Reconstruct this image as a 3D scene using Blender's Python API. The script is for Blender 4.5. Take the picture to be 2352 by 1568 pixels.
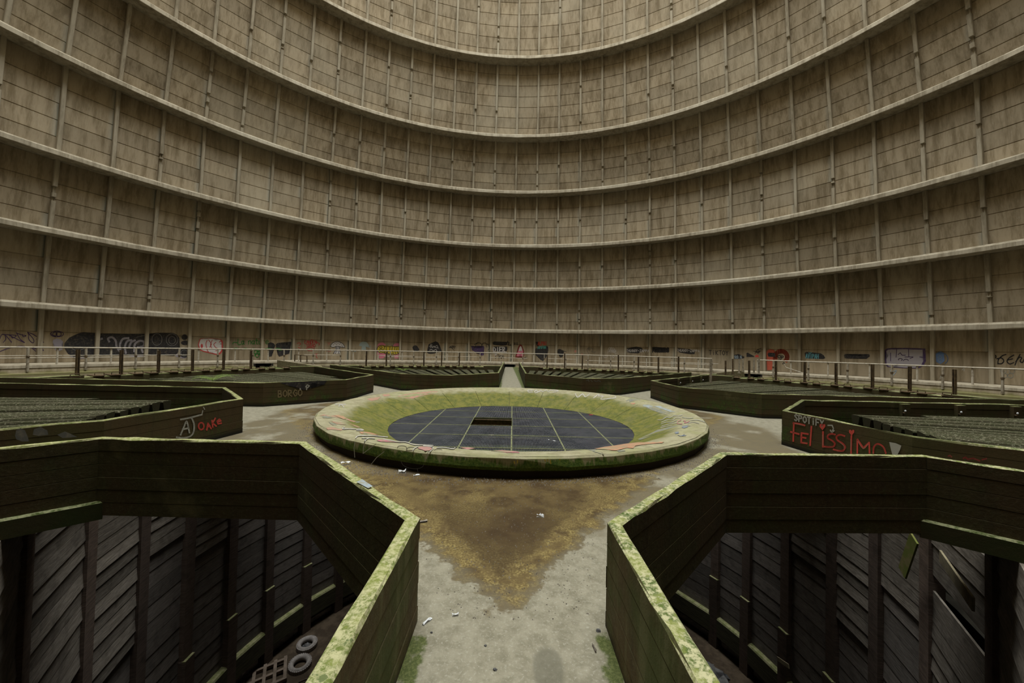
import bpy, bmesh, math, random
from mathutils import Vector, Matrix
random.seed(7)
for o in list(bpy.data.objects): bpy.data.objects.remove(o)
SC = bpy.context.scene
COL = SC.collection
R, PI, sin, cos = math.radians, math.pi, math.sin, math.cos

# ------------------------------------------------------------------ camera, sky, exposure
FPX = 853.863
CAM = Vector((0.0, -11.2057, 2.10))
RIGHT = Vector((0.9995379, -0.0213172, 0.0216686))
UP = Vector((-0.0220430, -0.0174882, 0.9996041))
FWD = Vector((0.0209298, 0.9996198, 0.0179501))
cam = bpy.data.cameras.new('camera'); cam.sensor_width = 36; cam.lens = 36 * FPX / 2352
cam.clip_start = .05; cam.clip_end = 500
co = bpy.data.objects.new('camera', cam); COL.objects.link(co); SC.camera = co
M = Matrix((RIGHT, UP, -FWD)).transposed().to_4x4(); M.translation = CAM
co.matrix_world = M
w = bpy.data.worlds.new('overcast_sky'); SC.world = w; w.use_nodes = True
w.node_tree.nodes['Background'].inputs[0].default_value = (.97, 1.0, .975, 1)
w.node_tree.nodes['Background'].inputs[1].default_value = 10.0
TOP_Z, TOP_R = 72.0, 20.5
pl = bpy.data.lights.new('sky_portal', 'AREA'); pl.shape = 'DISK'; pl.size = TOP_R * 2.1
pl.cycles.is_portal = True
po = bpy.data.objects.new('sky_portal', pl); COL.objects.link(po); po.location = (0, 0, TOP_Z)
SC.view_settings.view_transform = 'Standard'; SC.view_settings.look = 'None'
SC.view_settings.gamma = 1; SC.view_settings.use_curve_mapping = False
SC.view_settings.exposure = 0.74
SC.cycles.diffuse_bounces = 5; SC.cycles.glossy_bounces = 3; SC.cycles.max_bounces = 8

# ------------------------------------------------------------------ small node language for materials
class Mat:
    def __init__(s, name, rough=.9, spec=.25):
        s.m = bpy.data.materials.new(name); s.m.use_nodes = True
        s.t = s.m.node_tree; s.b = s.t.nodes['Principled BSDF']
        s.b.inputs['Roughness'].default_value = rough
        s.b.inputs['Specular IOR Level'].default_value = spec
        s.geo = s.t.nodes.new('ShaderNodeNewGeometry'); s.oi = s.t.nodes.new('ShaderNodeObjectInfo')
        s.tc = s.t.nodes.new('ShaderNodeTexCoord')
        s.pos = s.geo.outputs['Position']; s.obj = s.tc.outputs['Object']; s.rnd = s.oi.outputs['Random']
        s.nrm = s.geo.outputs['True Normal']
    def _set(s, sock, v):
        if hasattr(v, 'is_output'): s.t.links.new(v, sock)
        elif isinstance(v, tuple) and len(v) == 3 and sock.type == 'RGBA': sock.default_value = v + (1,)
        else: sock.default_value = v
    def math(s, op, a, b=0.0, c=None, clamp=False):
        n = s.t.nodes.new('ShaderNodeMath'); n.operation = op; n.use_clamp = clamp
        s._set(n.inputs[0], a); s._set(n.inputs[1], b)
        if c is not None: s._set(n.inputs[2], c)
        return n.outputs[0]
    def vmul(s, v, f, add=None):
        n = s.t.nodes.new('ShaderNodeVectorMath'); n.operation = 'MULTIPLY'
        s.t.links.new(v, n.inputs[0]); n.inputs[1].default_value = f; o = n.outputs[0]
        if add is not None:
            k = s.t.nodes.new('ShaderNodeVectorMath'); k.operation = 'ADD'
            s.t.links.new(o, k.inputs[0]); s._set(k.inputs[1], add); o = k.outputs[0]
        return o
    def sep(s, v):
        n = s.t.nodes.new('ShaderNodeSeparateXYZ'); s.t.links.new(v, n.inputs[0]); return n.outputs
    def noise(s, v, scale, detail=3, rough=.55, dist=0.0):
        n = s.t.nodes.new('ShaderNodeTexNoise'); s.t.links.new(v, n.inputs['Vector'])
        n.inputs['Scale'].default_value = scale; n.inputs['Detail'].default_value = detail
        n.inputs['Roughness'].default_value = rough; n.inputs['Distortion'].default_value = dist
        return n.outputs[0]
    def ramp(s, v, lo, hi):                                   # smooth 0..1 between lo and hi
        n = s.t.nodes.new('ShaderNodeMapRange'); n.interpolation_type = 'SMOOTHSTEP'
        s._set(n.inputs[0], v); s._set(n.inputs[1], lo); s._set(n.inputs[2], hi)
        return n.outputs[0]
    def mix(s, f, a, b, mode='MIX'):
        n = s.t.nodes.new('ShaderNodeMix'); n.data_type = 'RGBA'; n.blend_type = mode
        s._set(n.inputs[0], f); s._set(n.inputs[6], a); s._set(n.inputs[7], b)
        return n.outputs[2]
    def color(s, c): s._set(s.b.inputs['Base Color'], c); return s
    def rough(s, v): s._set(s.b.inputs['Roughness'], v)
    def bump(s, h, strength=.3, dist=.02):
        n = s.t.nodes.new('ShaderNodeBump'); n.inputs['Strength'].default_value = strength
        n.inputs['Distance'].default_value = dist; s.t.links.new(h, n.inputs['Height'])
        s.t.links.new(n.outputs[0], s.b.inputs['Normal'])

def mat_wall(name, base, dark, pale, panel=True):
    m = Mat(name)
    v = m.vmul(m.pos, (1, 1, .09))
    st = m.noise(v, 2.6, 4, .7)
    big = m.noise(m.pos, .16, 3)
    fine = m.noise(m.vmul(m.pos, (1, 1, .35)), 5.0, 4, .7)
    c = m.mix(m.ramp(st, .38, .68), base, dark)
    c = m.mix(m.math('MULTIPLY', m.ramp(big, .45, .75), .45), c, pale)
    c = m.mix(m.math('MULTIPLY', m.ramp(fine, .5, .8), .30), c, dark)
    c = m.mix(m.math('MULTIPLY', m.ramp(fine, .42, .25), .30), c, pale)
    if panel:
        tone = m.math('MULTIPLY_ADD', m.rnd, .30, .84)
        c = m.mix(1.0, c, m.t_comb(tone), 'MULTIPLY')
        x = m.sep(m.obj)[0]
        edge = m.math('MULTIPLY', m.ramp(x, .78, 1.2), m.math('GREATER_THAN', m.rnd, .72))
        c = m.mix(m.math('MULTIPLY', edge, .55), c, (.42, .42, .36))
        edge2 = m.math('MULTIPLY', m.ramp(x, 1.02, 1.2), m.math('GREATER_THAN', m.rnd, .80))
        c = m.mix(m.math('MULTIPLY', edge2, .85), c, (.035, .055, .04))
    m.color(c); m.bump(fine, .35, .02)
    return m.m
def _tc(s, v):
    n = s.t.nodes.new('ShaderNodeCombineXYZ')
    for i in range(3): s.t.links.new(v, n.inputs[i])
    return n.outputs[0]
Mat.t_comb = _tc
WALL = mat_wall('stained_concrete', (.315, .258, .176), (.180, .140, .085), (.41, .365, .275))
WALLR = mat_wall('stained_concrete_plain', (.315, .258, .176), (.180, .140, .085), (.41, .365, .275), False)
RIB = mat_wall('rib_concrete', (.34, .298, .222), (.20, .168, .115), (.42, .385, .305), False)

def mat_simple(name, a, b, scale=4, rough=.85, lo=.4, hi=.65, spec=.25, stretch=(1, 1, 1), bump=.2):
    m = Mat(name, rough, spec); n = m.noise(m.vmul(m.pos, stretch), scale, 4, .65)
    m.color(m.mix(m.ramp(n, lo, hi), a, b))
    if bump: m.bump(n, bump, .01)
    return m.m

def mat_deck():
    m = Mat('deck_concrete', .85)
    x, y, z = m.sep(m.pos)[0:3]
    n1 = m.noise(m.pos, .9, 5, .6); n2 = m.noise(m.pos, 7, 5, .7); n3 = m.noise(m.pos, 45, 3, .7)
    dry = m.mix(m.ramp(n2, .35, .7), (.275, .255, .190), (.175, .160, .112))
    dry = m.mix(m.math('MULTIPLY', m.ramp(n3, .52, .70), .6), dry, (.38, .365, .30))
    dry = m.mix(m.math('MULTIPLY', m.ramp(m.noise(m.pos, 3.0, 5, .75), .55, .68), .5), dry, (.17, .155, .11))
    # wet stain round the basin, running out in a wedge along the near walkway
    xc = m.math('SUBTRACT', x, .26)
    r = m.math('SQRT', m.math('ADD', m.math('MULTIPLY', xc, xc), m.math('MULTIPLY', y, y)))
    wob = m.math('MULTIPLY', m.math('SUBTRACT', n1, .5), 1.3)
    wob2 = m.math('MULTIPLY', m.math('SUBTRACT', n2, .5), .35)
    ax = m.math('ABSOLUTE', m.math('SUBTRACT', x, .02))
    n4 = m.noise(m.pos, 2.4, 5, .65)
    axo = m.math('MAXIMUM', m.math('SUBTRACT', ax, .13), 0.0)
    wedge = m.math('SUBTRACT', m.math('ADD', y, 8.12), m.math('MULTIPLY', axo, 1.25))
    wedge = m.math('ADD', m.math('ADD', wedge, m.math('MULTIPLY', wob2, .8)), m.math('MULTIPLY', m.math('SUBTRACT', n4, .5), 1.1))
    ring = m.math('ADD', m.math('SUBTRACT', 7.35, r), wob)
    front = m.ramp(y, -4.4, -5.2)
    ringm = m.math('MULTIPLY', m.ramp(ring, .05, .55), m.ramp(n1, .34, .50))
    wet = m.math('MAXIMUM', m.math('MULTIPLY', m.ramp(wedge, -.04, .06), front), m.math('MULTIPLY', ringm, .88))
    brown = m.mix(m.ramp(n4, .36, .62), (.060, .038, .017), (.125, .088, .036))
    gold = m.math('MULTIPLY', m.ramp(wedge, 1.15, .30), m.ramp(n2, .40, .60))
    gold = m.math('MAXIMUM', gold, m.math('MULTIPLY', m.ramp(n1, .50, .62), .55))
    brown = m.mix(m.math('MULTIPLY', gold, .8), brown, m.mix(m.ramp(n3, .40, .62), (.125, .088, .030), (.33, .26, .10)))
    brown = m.mix(m.math('MULTIPLY', m.ramp(n3, .62, .70), .6), brown, (.34, .28, .15))
    brown = m.mix(m.math('MULTIPLY', m.ramp(wedge, .30, .05), .75), brown, (.135, .115, .075))
    core = m.math('SUBTRACT', m.math('ADD', m.math('ADD', y, 7.80), wob2), m.math('MULTIPLY', ax, 1.5))
    core = m.math('ADD', core, m.math('MULTIPLY', m.math('SUBTRACT', n4, .5), 1.2))
    core = m.math('MULTIPLY', m.ramp(core, -.03, .14), m.ramp(m.math('ADD', y, m.math('MULTIPLY', n1, 1.0)), -5.2, -6.2))
    brown = m.mix(m.math('MULTIPLY', core, .6), brown, (.042, .025, .011))
    c = m.mix(wet, dry, brown)
    # moss along the foot of the parapets on the walkways
    gl = m.math('MULTIPLY', m.ramp(x, -.40, -.56), m.ramp(y, -8.25, -8.6))
    gr = m.math('MULTIPLY', m.ramp(x, .60, .77), m.ramp(y, -8.1, -8.6))
    far = m.math('MULTIPLY', m.ramp(m.math('ABSOLUTE', m.math('SUBTRACT', x, .45)), .38, .62), m.ramp(y, 7, 9))
    gm = m.math('MAXIMUM', m.math('MAXIMUM', gl, gr), far)
    g = m.ramp(m.math('ADD', gm, m.math('MULTIPLY', m.math('SUBTRACT', m.noise(m.pos, 5, 5, .7), .5), 1.8)), .62, .95)
    c = m.mix(m.math('MULTIPLY', g, .9), c, m.mix(m.ramp(n3, .4, .62), (.045, .065, .008), (.10, .12, .03)))
    sx = m.math('SUBTRACT', x, .34); sy = m.math('MULTIPLY', m.math('ADD', y, 8.74), .55)
    sp = m.math('SQRT', m.math('ADD', m.math('MULTIPLY', sx, sx), m.math('MULTIPLY', sy, sy)))
    c = m.mix(m.math('MULTIPLY', m.ramp(m.math('ADD', sp, m.math('MULTIPLY', wob2, .3)), .12, .08), .6), c, (.10, .095, .07))
    m.color(c)
    m.rough(m.math('MULTIPLY_ADD', wet, -.42, .85))
    m.bump(n3, .35, .01)
    return m.m
DECK = mat_deck()

def mat_parapet(name, near):
    m = Mat(name, .85, .3)
    z = m.sep(m.pos)[2]; up = m.sep(m.nrm)[2]
    n1 = m.noise(m.pos, 1.1, 4, .6); n2 = m.noise(m.pos, 6, 5, .7); n3 = m.noise(m.pos, 24, 4, .75)
    vs = m.noise(m.vmul(m.pos, (1, 1, .12)), 5, 4, .7)
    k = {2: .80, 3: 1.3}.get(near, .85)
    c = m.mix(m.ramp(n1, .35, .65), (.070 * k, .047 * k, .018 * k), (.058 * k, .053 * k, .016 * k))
    c = m.mix(m.math('MULTIPLY', m.ramp(vs, .48, .75), .6), c, (.028, .022, .009))
    c = m.mix(m.math('MULTIPLY', m.ramp(n1, .60, .75), .5), c, (.15, .13, .06))
    c = m.mix(m.math('MULTIPLY', m.ramp(n3, .6, .8), .35), c, (.13, .125, .07))
    if near < 2:
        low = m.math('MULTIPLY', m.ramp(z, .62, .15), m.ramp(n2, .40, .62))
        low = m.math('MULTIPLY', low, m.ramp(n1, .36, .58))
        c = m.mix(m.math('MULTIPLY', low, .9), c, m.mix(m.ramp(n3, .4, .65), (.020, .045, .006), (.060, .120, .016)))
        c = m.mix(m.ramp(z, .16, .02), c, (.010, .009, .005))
    else:
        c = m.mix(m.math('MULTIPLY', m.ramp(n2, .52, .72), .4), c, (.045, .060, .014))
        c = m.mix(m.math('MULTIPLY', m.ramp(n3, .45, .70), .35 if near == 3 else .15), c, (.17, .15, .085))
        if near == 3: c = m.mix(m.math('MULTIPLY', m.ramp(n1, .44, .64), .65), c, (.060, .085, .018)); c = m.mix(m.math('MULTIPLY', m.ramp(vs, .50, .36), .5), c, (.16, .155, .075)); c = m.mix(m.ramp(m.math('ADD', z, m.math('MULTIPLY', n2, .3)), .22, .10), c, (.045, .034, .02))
    mossA = m.mix(m.ramp(n3, .36, .62), (.185, .215, .050), (.41, .40, .21))
    mossB = m.mix(m.ramp(n3, .40, .60), (.055, .095, .012), (.46, .44, .26))
    px = m.sep(m.pos)[0]
    moss = m.mix(m.math('MULTIPLY', m.ramp(n2, .44, .52), m.math('MULTIPLY_ADD', m.ramp(px, -1.5, .6), .75, .25)), mossA, mossB)
    moss = m.mix(m.math('MULTIPLY', m.ramp(n2, .62, .66), .8), moss, (.045, .085, .010))
    if near < 2: moss = m.mix(m.math('MULTIPLY', m.ramp(n1, .35, .6), .75), moss, (.060, .070, .018))
    c = m.mix(m.math('MULTIPLY', m.ramp(up, .35, .7), m.math('GREATER_THAN', z, .66)), c, moss)
    m.color(c); m.bump(n3, .5, .012)
    return m.m
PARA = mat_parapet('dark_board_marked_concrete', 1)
PARAN = mat_parapet('brown_shaded_board_marked_concrete', 2)  # pit side of the near parapets, brown with the shade painted in
PARAO = mat_parapet('olive_lit_board_marked_concrete', 3)  # walkway side of the same concrete, olive and painted lighter as lit

def mat_bowl():
    m = Mat('basin_ring_concrete', .85)
    x, y, z = m.sep(m.pos)[0:3]; xc = m.math('SUBTRACT', x, .26)
    r = m.math('SQRT', m.math('ADD', m.math('MULTIPLY', xc, xc), m.math('MULTIPLY', y, y)))
    n1 = m.noise(m.pos, 1.3, 4, .6); n2 = m.noise(m.pos, 5, 5, .7); n3 = m.noise(m.pos, 26, 4, .75)
    vs = m.noise(m.vmul(m.pos, (1, 1, .10)), 7, 4, .7)
    conc = m.mix(m.ramp(n2, .35, .7), (.36, .335, .22), (.235, .215, .125))
    conc = m.mix(m.math('MULTIPLY', m.ramp(n1, .48, .68), .45), conc, (.24, .255, .09))
    moss = m.mix(m.ramp(n2, .38, .62), (.072, .092, .006), (.165, .160, .026))
    moss = m.mix(m.math('MULTIPLY', m.ramp(n3, .5, .72), .5), moss, (.27, .24, .10))
    moss = m.mix(m.math('MULTIPLY', m.ramp(n1, .50, .66), .35), moss, (.17, .155, .08))
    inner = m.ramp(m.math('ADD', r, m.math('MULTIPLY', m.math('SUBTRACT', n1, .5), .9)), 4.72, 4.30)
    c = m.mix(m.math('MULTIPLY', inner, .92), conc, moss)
    gm = m.mix(m.ramp(n3, .35, .65), (.028, .060, .006), (.085, .12, .018))
    face = m.mix(m.ramp(m.math('ADD', vs, m.math('MULTIPLY', m.math('SUBTRACT', .33, z), 1.6)), .46, .62), (.19, .17, .085), gm)
    out = m.math('MULTIPLY', m.ramp(r, 5.18, 5.22), m.ramp(z, .345, .315))
    c = m.mix(out, c, face)
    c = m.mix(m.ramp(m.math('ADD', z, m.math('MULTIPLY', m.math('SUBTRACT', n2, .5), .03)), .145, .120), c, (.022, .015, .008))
    inz = m.math('MULTIPLY', inner, 1.0)
    c2 = m.mix(m.math('MULTIPLY', inner, .92), conc, moss)
    c = m.mix(m.ramp(r, 5.12, 5.08), c, c2)
    m.color(c); m.bump(n3, .5, .012)
    return m.m
BOWL = mat_bowl()

def mat_fill():
    m = Mat('mossy_fill_concrete', .85)
    up = m.sep(m.nrm)[2]
    n2 = m.noise(m.pos, 5, 5, .7); n3 = m.noise(m.pos, 22, 4, .8)
    c = m.mix(m.ramp(n2, .35, .65), (.038, .032, .015), (.032, .034, .011))
    c = m.mix(m.math('MULTIPLY', m.ramp(n3, .56, .62), m.ramp(up, .3, .7)), c, (.30, .29, .20))
    c = m.mix(m.math('MULTIPLY', m.ramp(n3, .46, .34), m.ramp(up, .3, .7)), c, (.025, .032, .008))
    m.color(c); m.bump(n3, .6, .015)
    return m.m
FILL = mat_fill()

def mat_plank(name, a, b):
    m = Mat(name, .8)
    g = m.noise(m.vmul(m.pos, (1.5, 1.5, 16)), 2.2, 5, .7); n = m.noise(m.pos, 3.5, 4)
    c = m.mix(m.ramp(g, .35, .68), a, b)
    c = m.mix(m.math('MULTIPLY', m.ramp(n, .5, .7), .5), c, (a[0] * .5, a[1] * .5, a[2] * .5))
    t = m.math('MULTIPLY_ADD', m.rnd, .5, .75)
    m.color(m.mix(1.0, c, m.t_comb(t), 'MULTIPLY')); m.bump(g, .5, .01)
    return m.m
PLANK = mat_plank('weathered_grey_boards', (.145, .122, .098), (.26, .228, .19))
SHEET = mat_plank('dark_lining_sheet', (.135, .116, .100), (.215, .188, .165))
POSTW = mat_plank('brown_timber', (.085, .062, .048), (.14, .10, .078))
MOSSY = mat_simple('mossy_ledge', (.19, .20, .085), (.33, .31, .17), 9)
def mat_ledge():
    m = Mat('mossy_timber_beam', .85); up = m.sep(m.nrm)[2]
    n = m.noise(m.pos, 7, 4, .7); g = m.noise(m.vmul(m.pos, (1, 1, 14)), 2.5, 4)
    c = m.mix(m.ramp(g, .35, .65), (.05, .046, .03), (.085, .080, .045))
    m.color(m.mix(m.ramp(up, .3, .7), c, m.mix(m.ramp(n, .35, .65), (.20, .22, .08), (.36, .34, .19)))); m.bump(g, .4, .01)
    return m.m
LEDGE = mat_ledge()
def mat_corbel():
    m = Mat('mossy_corbel_concrete', .85); up = m.sep(m.nrm)[2]; n = m.noise(m.pos, 14, 5, .75); n2 = m.noise(m.pos, 2, 4)
    c = m.mix(m.ramp(n2, .35, .65), (.040, .036, .014), (.030, .040, .010))
    m.color(m.mix(m.ramp(up, .3, .7), c, m.mix(m.ramp(n, .38, .62), (.06, .085, .018), (.30, .31, .17)))); m.bump(n, .4, .01)
    return m.m
CORB = mat_corbel()
SOIL = mat_simple('muddy_floor', (.060, .042, .026), (.11, .080, .052), 2.5, .8)
DARK = mat_simple('dark_concrete', (.045, .040, .030), (.07, .062, .045), 2)
GALL = mat_simple('gallery_concrete', (.44, .385, .29), (.30, .255, .18), 3, stretch=(1, 1, .3))
def mat_gface():
    m = Mat('gallery_edge_concrete', .9); z = m.sep(m.pos)[2]
    n = m.noise(m.vmul(m.pos, (1, 1, .3)), 3, 4, .7); n2 = m.noise(m.pos, 1.3, 4)
    c = m.mix(m.ramp(n, .35, .7), (.40, .335, .235), (.25, .205, .135))
    c = m.mix(m.math('MULTIPLY', m.ramp(m.math('ADD', z, m.math('MULTIPLY', m.math('SUBTRACT', n2, .5), .5)), .20, -.02), .8), c, (.155, .15, .045))
    below = m.mix(m.ramp(n2, .4, .6), (.37, .30, .20), (.28, .235, .15))
    m.color(m.mix(m.ramp(z, -.10, -.22), c, below)); return m.m
GFACE = mat_gface()
RUST = mat_simple('rusty_steel', (.075, .052, .030), (.145, .098, .050), 9, .8)
WHITEP = mat_simple('flaking_white_paint', (.50, .45, .36), (.28, .23, .16), 7, .7, .5, .7)
GREYP = mat_simple('stained_grey_steel', (.33, .29, .22), (.19, .155, .105), 7, .7, .45, .65)
GRATE = mat_simple('galvanised_grating', (.125, .13, .15), (.075, .08, .098), 3, .55, spec=.4, bump=0)
GEDGE = mat_simple('mossy_grating_edge', (.24, .255, .12), (.15, .155, .085), 8, .7, bump=0)
TYRE = mat_simple('dusty_rubber', (.30, .27, .25), (.40, .36, .335), 8, .8)
PALLET = mat_simple('pallet_wood', (.27, .21, .165), (.19, .145, .11), 5, .85)
TARP = mat_simple('crumpled_plastic', (.22, .215, .21), (.06, .06, .065), 3.5, .5)
MOSSP = mat_simple('mossy_board', (.13, .15, .03), (.20, .165, .07), 5)
OLDP = mat_simple('split_board', (.26, .225, .14), (.17, .14, .09), 5)
FERN = mat_simple('fern_green', (.15, .24, .045), (.22, .32, .07), 9, .6)
paint_red = mat_simple('red_plastic', (.45, .04, .06), (.30, .03, .04), 9, .5)
PEB = mat_simple('gravel', (.27, .24, .20), (.13, .11, .09), 30, .85)
PAPER = mat_simple('white_paper', (.70, .72, .74), (.60, .61, .62), 9, .7)
STONE = mat_simple('dark_stone', (.08, .08, .08), (.13, .125, .12), 9, .7)
BLACK = mat_simple('black_void', (.010, .009, .008), (.014, .012, .010), 2)
KERB = mat_simple('beige_concrete', (.33, .28, .19), (.21, .175, .11), 4)
SHAFT = mat_simple('mossy_shaft', (.07, .10, .018), (.045, .06, .015), 5)

PAINTS = {}
def paint_mat(name, c, fade=.25):
    if name not in PAINTS:
        m = Mat('spray_paint_' + name, .75)
        n = m.noise(m.pos, 9, 4, .7)
        m.color(m.mix(m.math('MULTIPLY', m.ramp(n, .45, .75), fade), c, (.30, .25, .17)))
        PAINTS[name] = m.m
    return PAINTS[name]
PC = dict(black=(.022, .021, .024), purple=(.060, .035, .10), white=(.52, .50, .50), lilac=(.30, .28, .31), red=(.42, .05, .05),
          pink=(.50, .15, .21), green=(.03, .20, .035), yellow=(.45, .34, .03), cyan=(.10, .30, .36), teal=(.10, .36, .34),
          paleblue=(.27, .33, .33), grey=(.20, .195, .20), orange=(.42, .085, .05), blue=(.10, .17, .33), palepurple=(.24, .22, .26),
          tan=(.20, .155, .08), redw=(.55, .07, .055), salmon=(.46, .20, .16), slate=(.16, .18, .17), skyb=(.30, .38, .46),
          whiteg=(.36, .36, .33), darkred=(.16, .02, .015), dimgrey=(.075, .075, .07), coral=(.52, .22, .13))
def PM(c): return paint_mat(c, PC[c])

# ------------------------------------------------------------------ objects and meshes
def props(o, label=None, cat=None, group=None, kind=None):
    if label: o['label'] = label
    if cat: o['category'] = cat
    if group: o['group'] = group
    if kind: o['kind'] = kind
    return o
def empty(name, loc=(0, 0, 0), **k):
    o = bpy.data.objects.new(name, None); o.location = loc; o.empty_display_size = .2; COL.objects.link(o)
    return props(o, **k)
def link(name, me, parent=None, loc=None, rotz=0, **k):
    o = bpy.data.objects.new(name, me); COL.objects.link(o)
    if parent: o.parent = parent
    if loc is not None: o.location = loc
    if rotz: o.rotation_euler = (0, 0, rotz)
    return props(o, **k)
class MB:
    def __init__(s): s.v = []; s.f = []
    def add(s, vs, fs):
        n = len(s.v); s.v += [tuple(v) for v in vs]; s.f += [tuple(i + n for i in f) for f in fs]; return s
    def box(s, c, d, m=None):
        hx, hy, hz = d[0] / 2, d[1] / 2, d[2] / 2
        vs = [Vector((x * hx, y * hy, z * hz)) for x in (-1, 1) for y in (-1, 1) for z in (-1, 1)]
        if m is not None: vs = [m @ v for v in vs]
        vs = [v + Vector(c) for v in vs]
        return s.add(vs, [(0, 1, 3, 2), (4, 6, 7, 5), (0, 4, 5, 1), (2, 3, 7, 6), (0, 2, 6, 4), (1, 5, 7, 3)])
    def bar(s, a, b, wd, ht=None, up=Vector((0, 0, 1))):
        a, b = Vector(a), Vector(b); ht = ht or wd; d = (b - a).normalized()
        if abs(d.dot(up)) > .95: up = Vector((0, 1, 0))
        x = d.cross(up).normalized(); y = x.cross(d)
        q = [x * (wd / 2) * i + y * (ht / 2) * j for i, j in ((-1, -1), (1, -1), (1, 1), (-1, 1))]
        vs = [a + p for p in q] + [b + p for p in q]
        return s.add(vs, [(0, 1, 2, 3), (7, 6, 5, 4), (0, 4, 5, 1), (1, 5, 6, 2), (2, 6, 7, 3), (3, 7, 4, 0)])
    def tube(s, pts, r, n=6):
        pts = [Vector(p) for p in pts]; k = len(pts); vs = []
        for i, p in enumerate(pts):
            d = (pts[min(i + 1, k - 1)] - pts[max(i - 1, 0)]).normalized()
            up = Vector((0, 0, 1)) if abs(d.z) < .95 else Vector((0, 1, 0))
            x = d.cross(up).normalized(); y = x.cross(d)
            rr = r[i] if isinstance(r, (list, tuple)) else r
            vs += [p + x * rr * cos(2 * PI * j / n) + y * rr * sin(2 * PI * j / n) for j in range(n)]
        fs = [(i * n + j, i * n + (j + 1) % n, (i + 1) * n + (j + 1) % n, (i + 1) * n + j) for i in range(k - 1) for j in range(n)]
        fs += [tuple(range(n))[::-1], tuple((k - 1) * n + j for j in range(n))]
        return s.add(vs, fs)
    def lathe(s, prof, n, cx=0, cy=0, closed=False, a0=0, a1=None):
        full = a1 is None; a1 = a0 + 2 * PI if full else a1; k = len(prof); m_ = n if full else n + 1; vs = []
        for i in range(m_):
            a = a0 + (a1 - a0) * i / n
            vs += [(cx + r * sin(a), cy + r * cos(a), z) for r, z in prof]
        fs = []; kk = k if closed else k - 1
        for i in range(n):
            i2 = (i + 1) % m_
            for j in range(kk):
                j2 = (j + 1) % k; fs.append((i * k + j, i2 * k + j, i2 * k + j2, i * k + j2))
        if closed and not full: fs += [tuple(range(k)), tuple(n * k + j for j in range(k))[::-1]]
        return s.add(vs, fs)
    def mesh(s, name, mat, smooth=False, fix=True):
        me = bpy.data.meshes.new(name); me.from_pydata(s.v, [], s.f); me.materials.append(mat)
        if fix:
            bm = bmesh.new(); bm.from_mesh(me); bmesh.ops.recalc_face_normals(bm, faces=bm.faces); bm.to_mesh(me); bm.free()
        if smooth: me.polygons.foreach_set('use_smooth', [True] * len(me.polygons))
        me.update(); return me
    def build(s, name, mat, parent=None, smooth=False, fix=True, loc=None, rotz=0, **k):
        return link(name, s.mesh(name, mat, smooth, fix), parent, loc, rotz, **k)

def ray(px, py):                                    # direction through a pixel of the 2352x1568 frame
    return (RIGHT * ((px - 1176) / FPX) - UP * ((py - 784) / FPX) + FWD).normalized()
def at_z(px, py, z):
    d = ray(px, py); return CAM + d * ((z - CAM.z) / d.z)
def at_r(px, py, r, cx=.26, cy=0):
    d = ray(px, py); c = CAM - Vector((cx, cy, 0))
    a = d.x ** 2 + d.y ** 2; b = 2 * (c.x * d.x + c.y * d.y); k = c.x ** 2 + c.y ** 2 - r * r
    return CAM + d * ((-b + math.sqrt(max(b * b - 4 * a * k, 0))) / (2 * a))
def polar(r, az, z=0, cx=0, cy=0): return Vector((cx + r * sin(az), cy + r * cos(az), z))

# ------------------------------------------------------------------ the tower shell
NB = 80; DEL = 2 * PI / NB; PH = .0305
ZB = [3.93, 8.69, 13.48, 19.35, 24.89, 32.28, 40.5, 48.5]
RE = [32.0, 31.367, 30.647, 30.006, 28.593, 26.986, 25.2, 23.6]
PRO = 1.08; RBH = .42
zl = [.48] + [z + RBH for z in ZB[:-1]]; zh = ZB[:]
def wall_d(z):                                       # radius of the panel faces at height z
    zs = [-3.0] + ZB; rs = [33.3] + [r + PRO for r in RE]
    for i in range(len(zs) - 1):
        if z <= zs[i + 1]: t = (z - zs[i]) / (zs[i + 1] - zs[i]); return rs[i] + t * (rs[i + 1] - rs[i])
    return rs[-1]
ROWS = [[.48, 2.52, 3.93]]
for k in range(1, 8):
    n = [0, 3, 3, 4, 4, 6, 7, 7][k]; h = [0, .985, .985, 1.04, 1.0, 1.02, 1.06, 1.05][k]
    ROWS.append([zl[k] + h * i for i in range(n + 1)] + [zh[k]])
def panel_mesh(z0, z1, top):
    g = .016; a, b = z0 + g, z1 - (0 if top else g); ch = .02; d0, d1 = wall_d(a), wall_d(b); T = math.tan(PI / NB)
    vs = []
    for d, z in ((d0 + .035, z0), (d0 + .030, a), (d0, a + ch * .6), (d1, b - ch * .6), (d1 + .030, b), (d1 + .035, z1)):
        hw = d * T - .004; vs += [(-hw, d, z), (hw, d, z)]
    mb = MB(); mb.add(vs, [(2 * i, 2 * i + 1, 2 * i + 3, 2 * i + 2) for i in range(5)]); return mb
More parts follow.
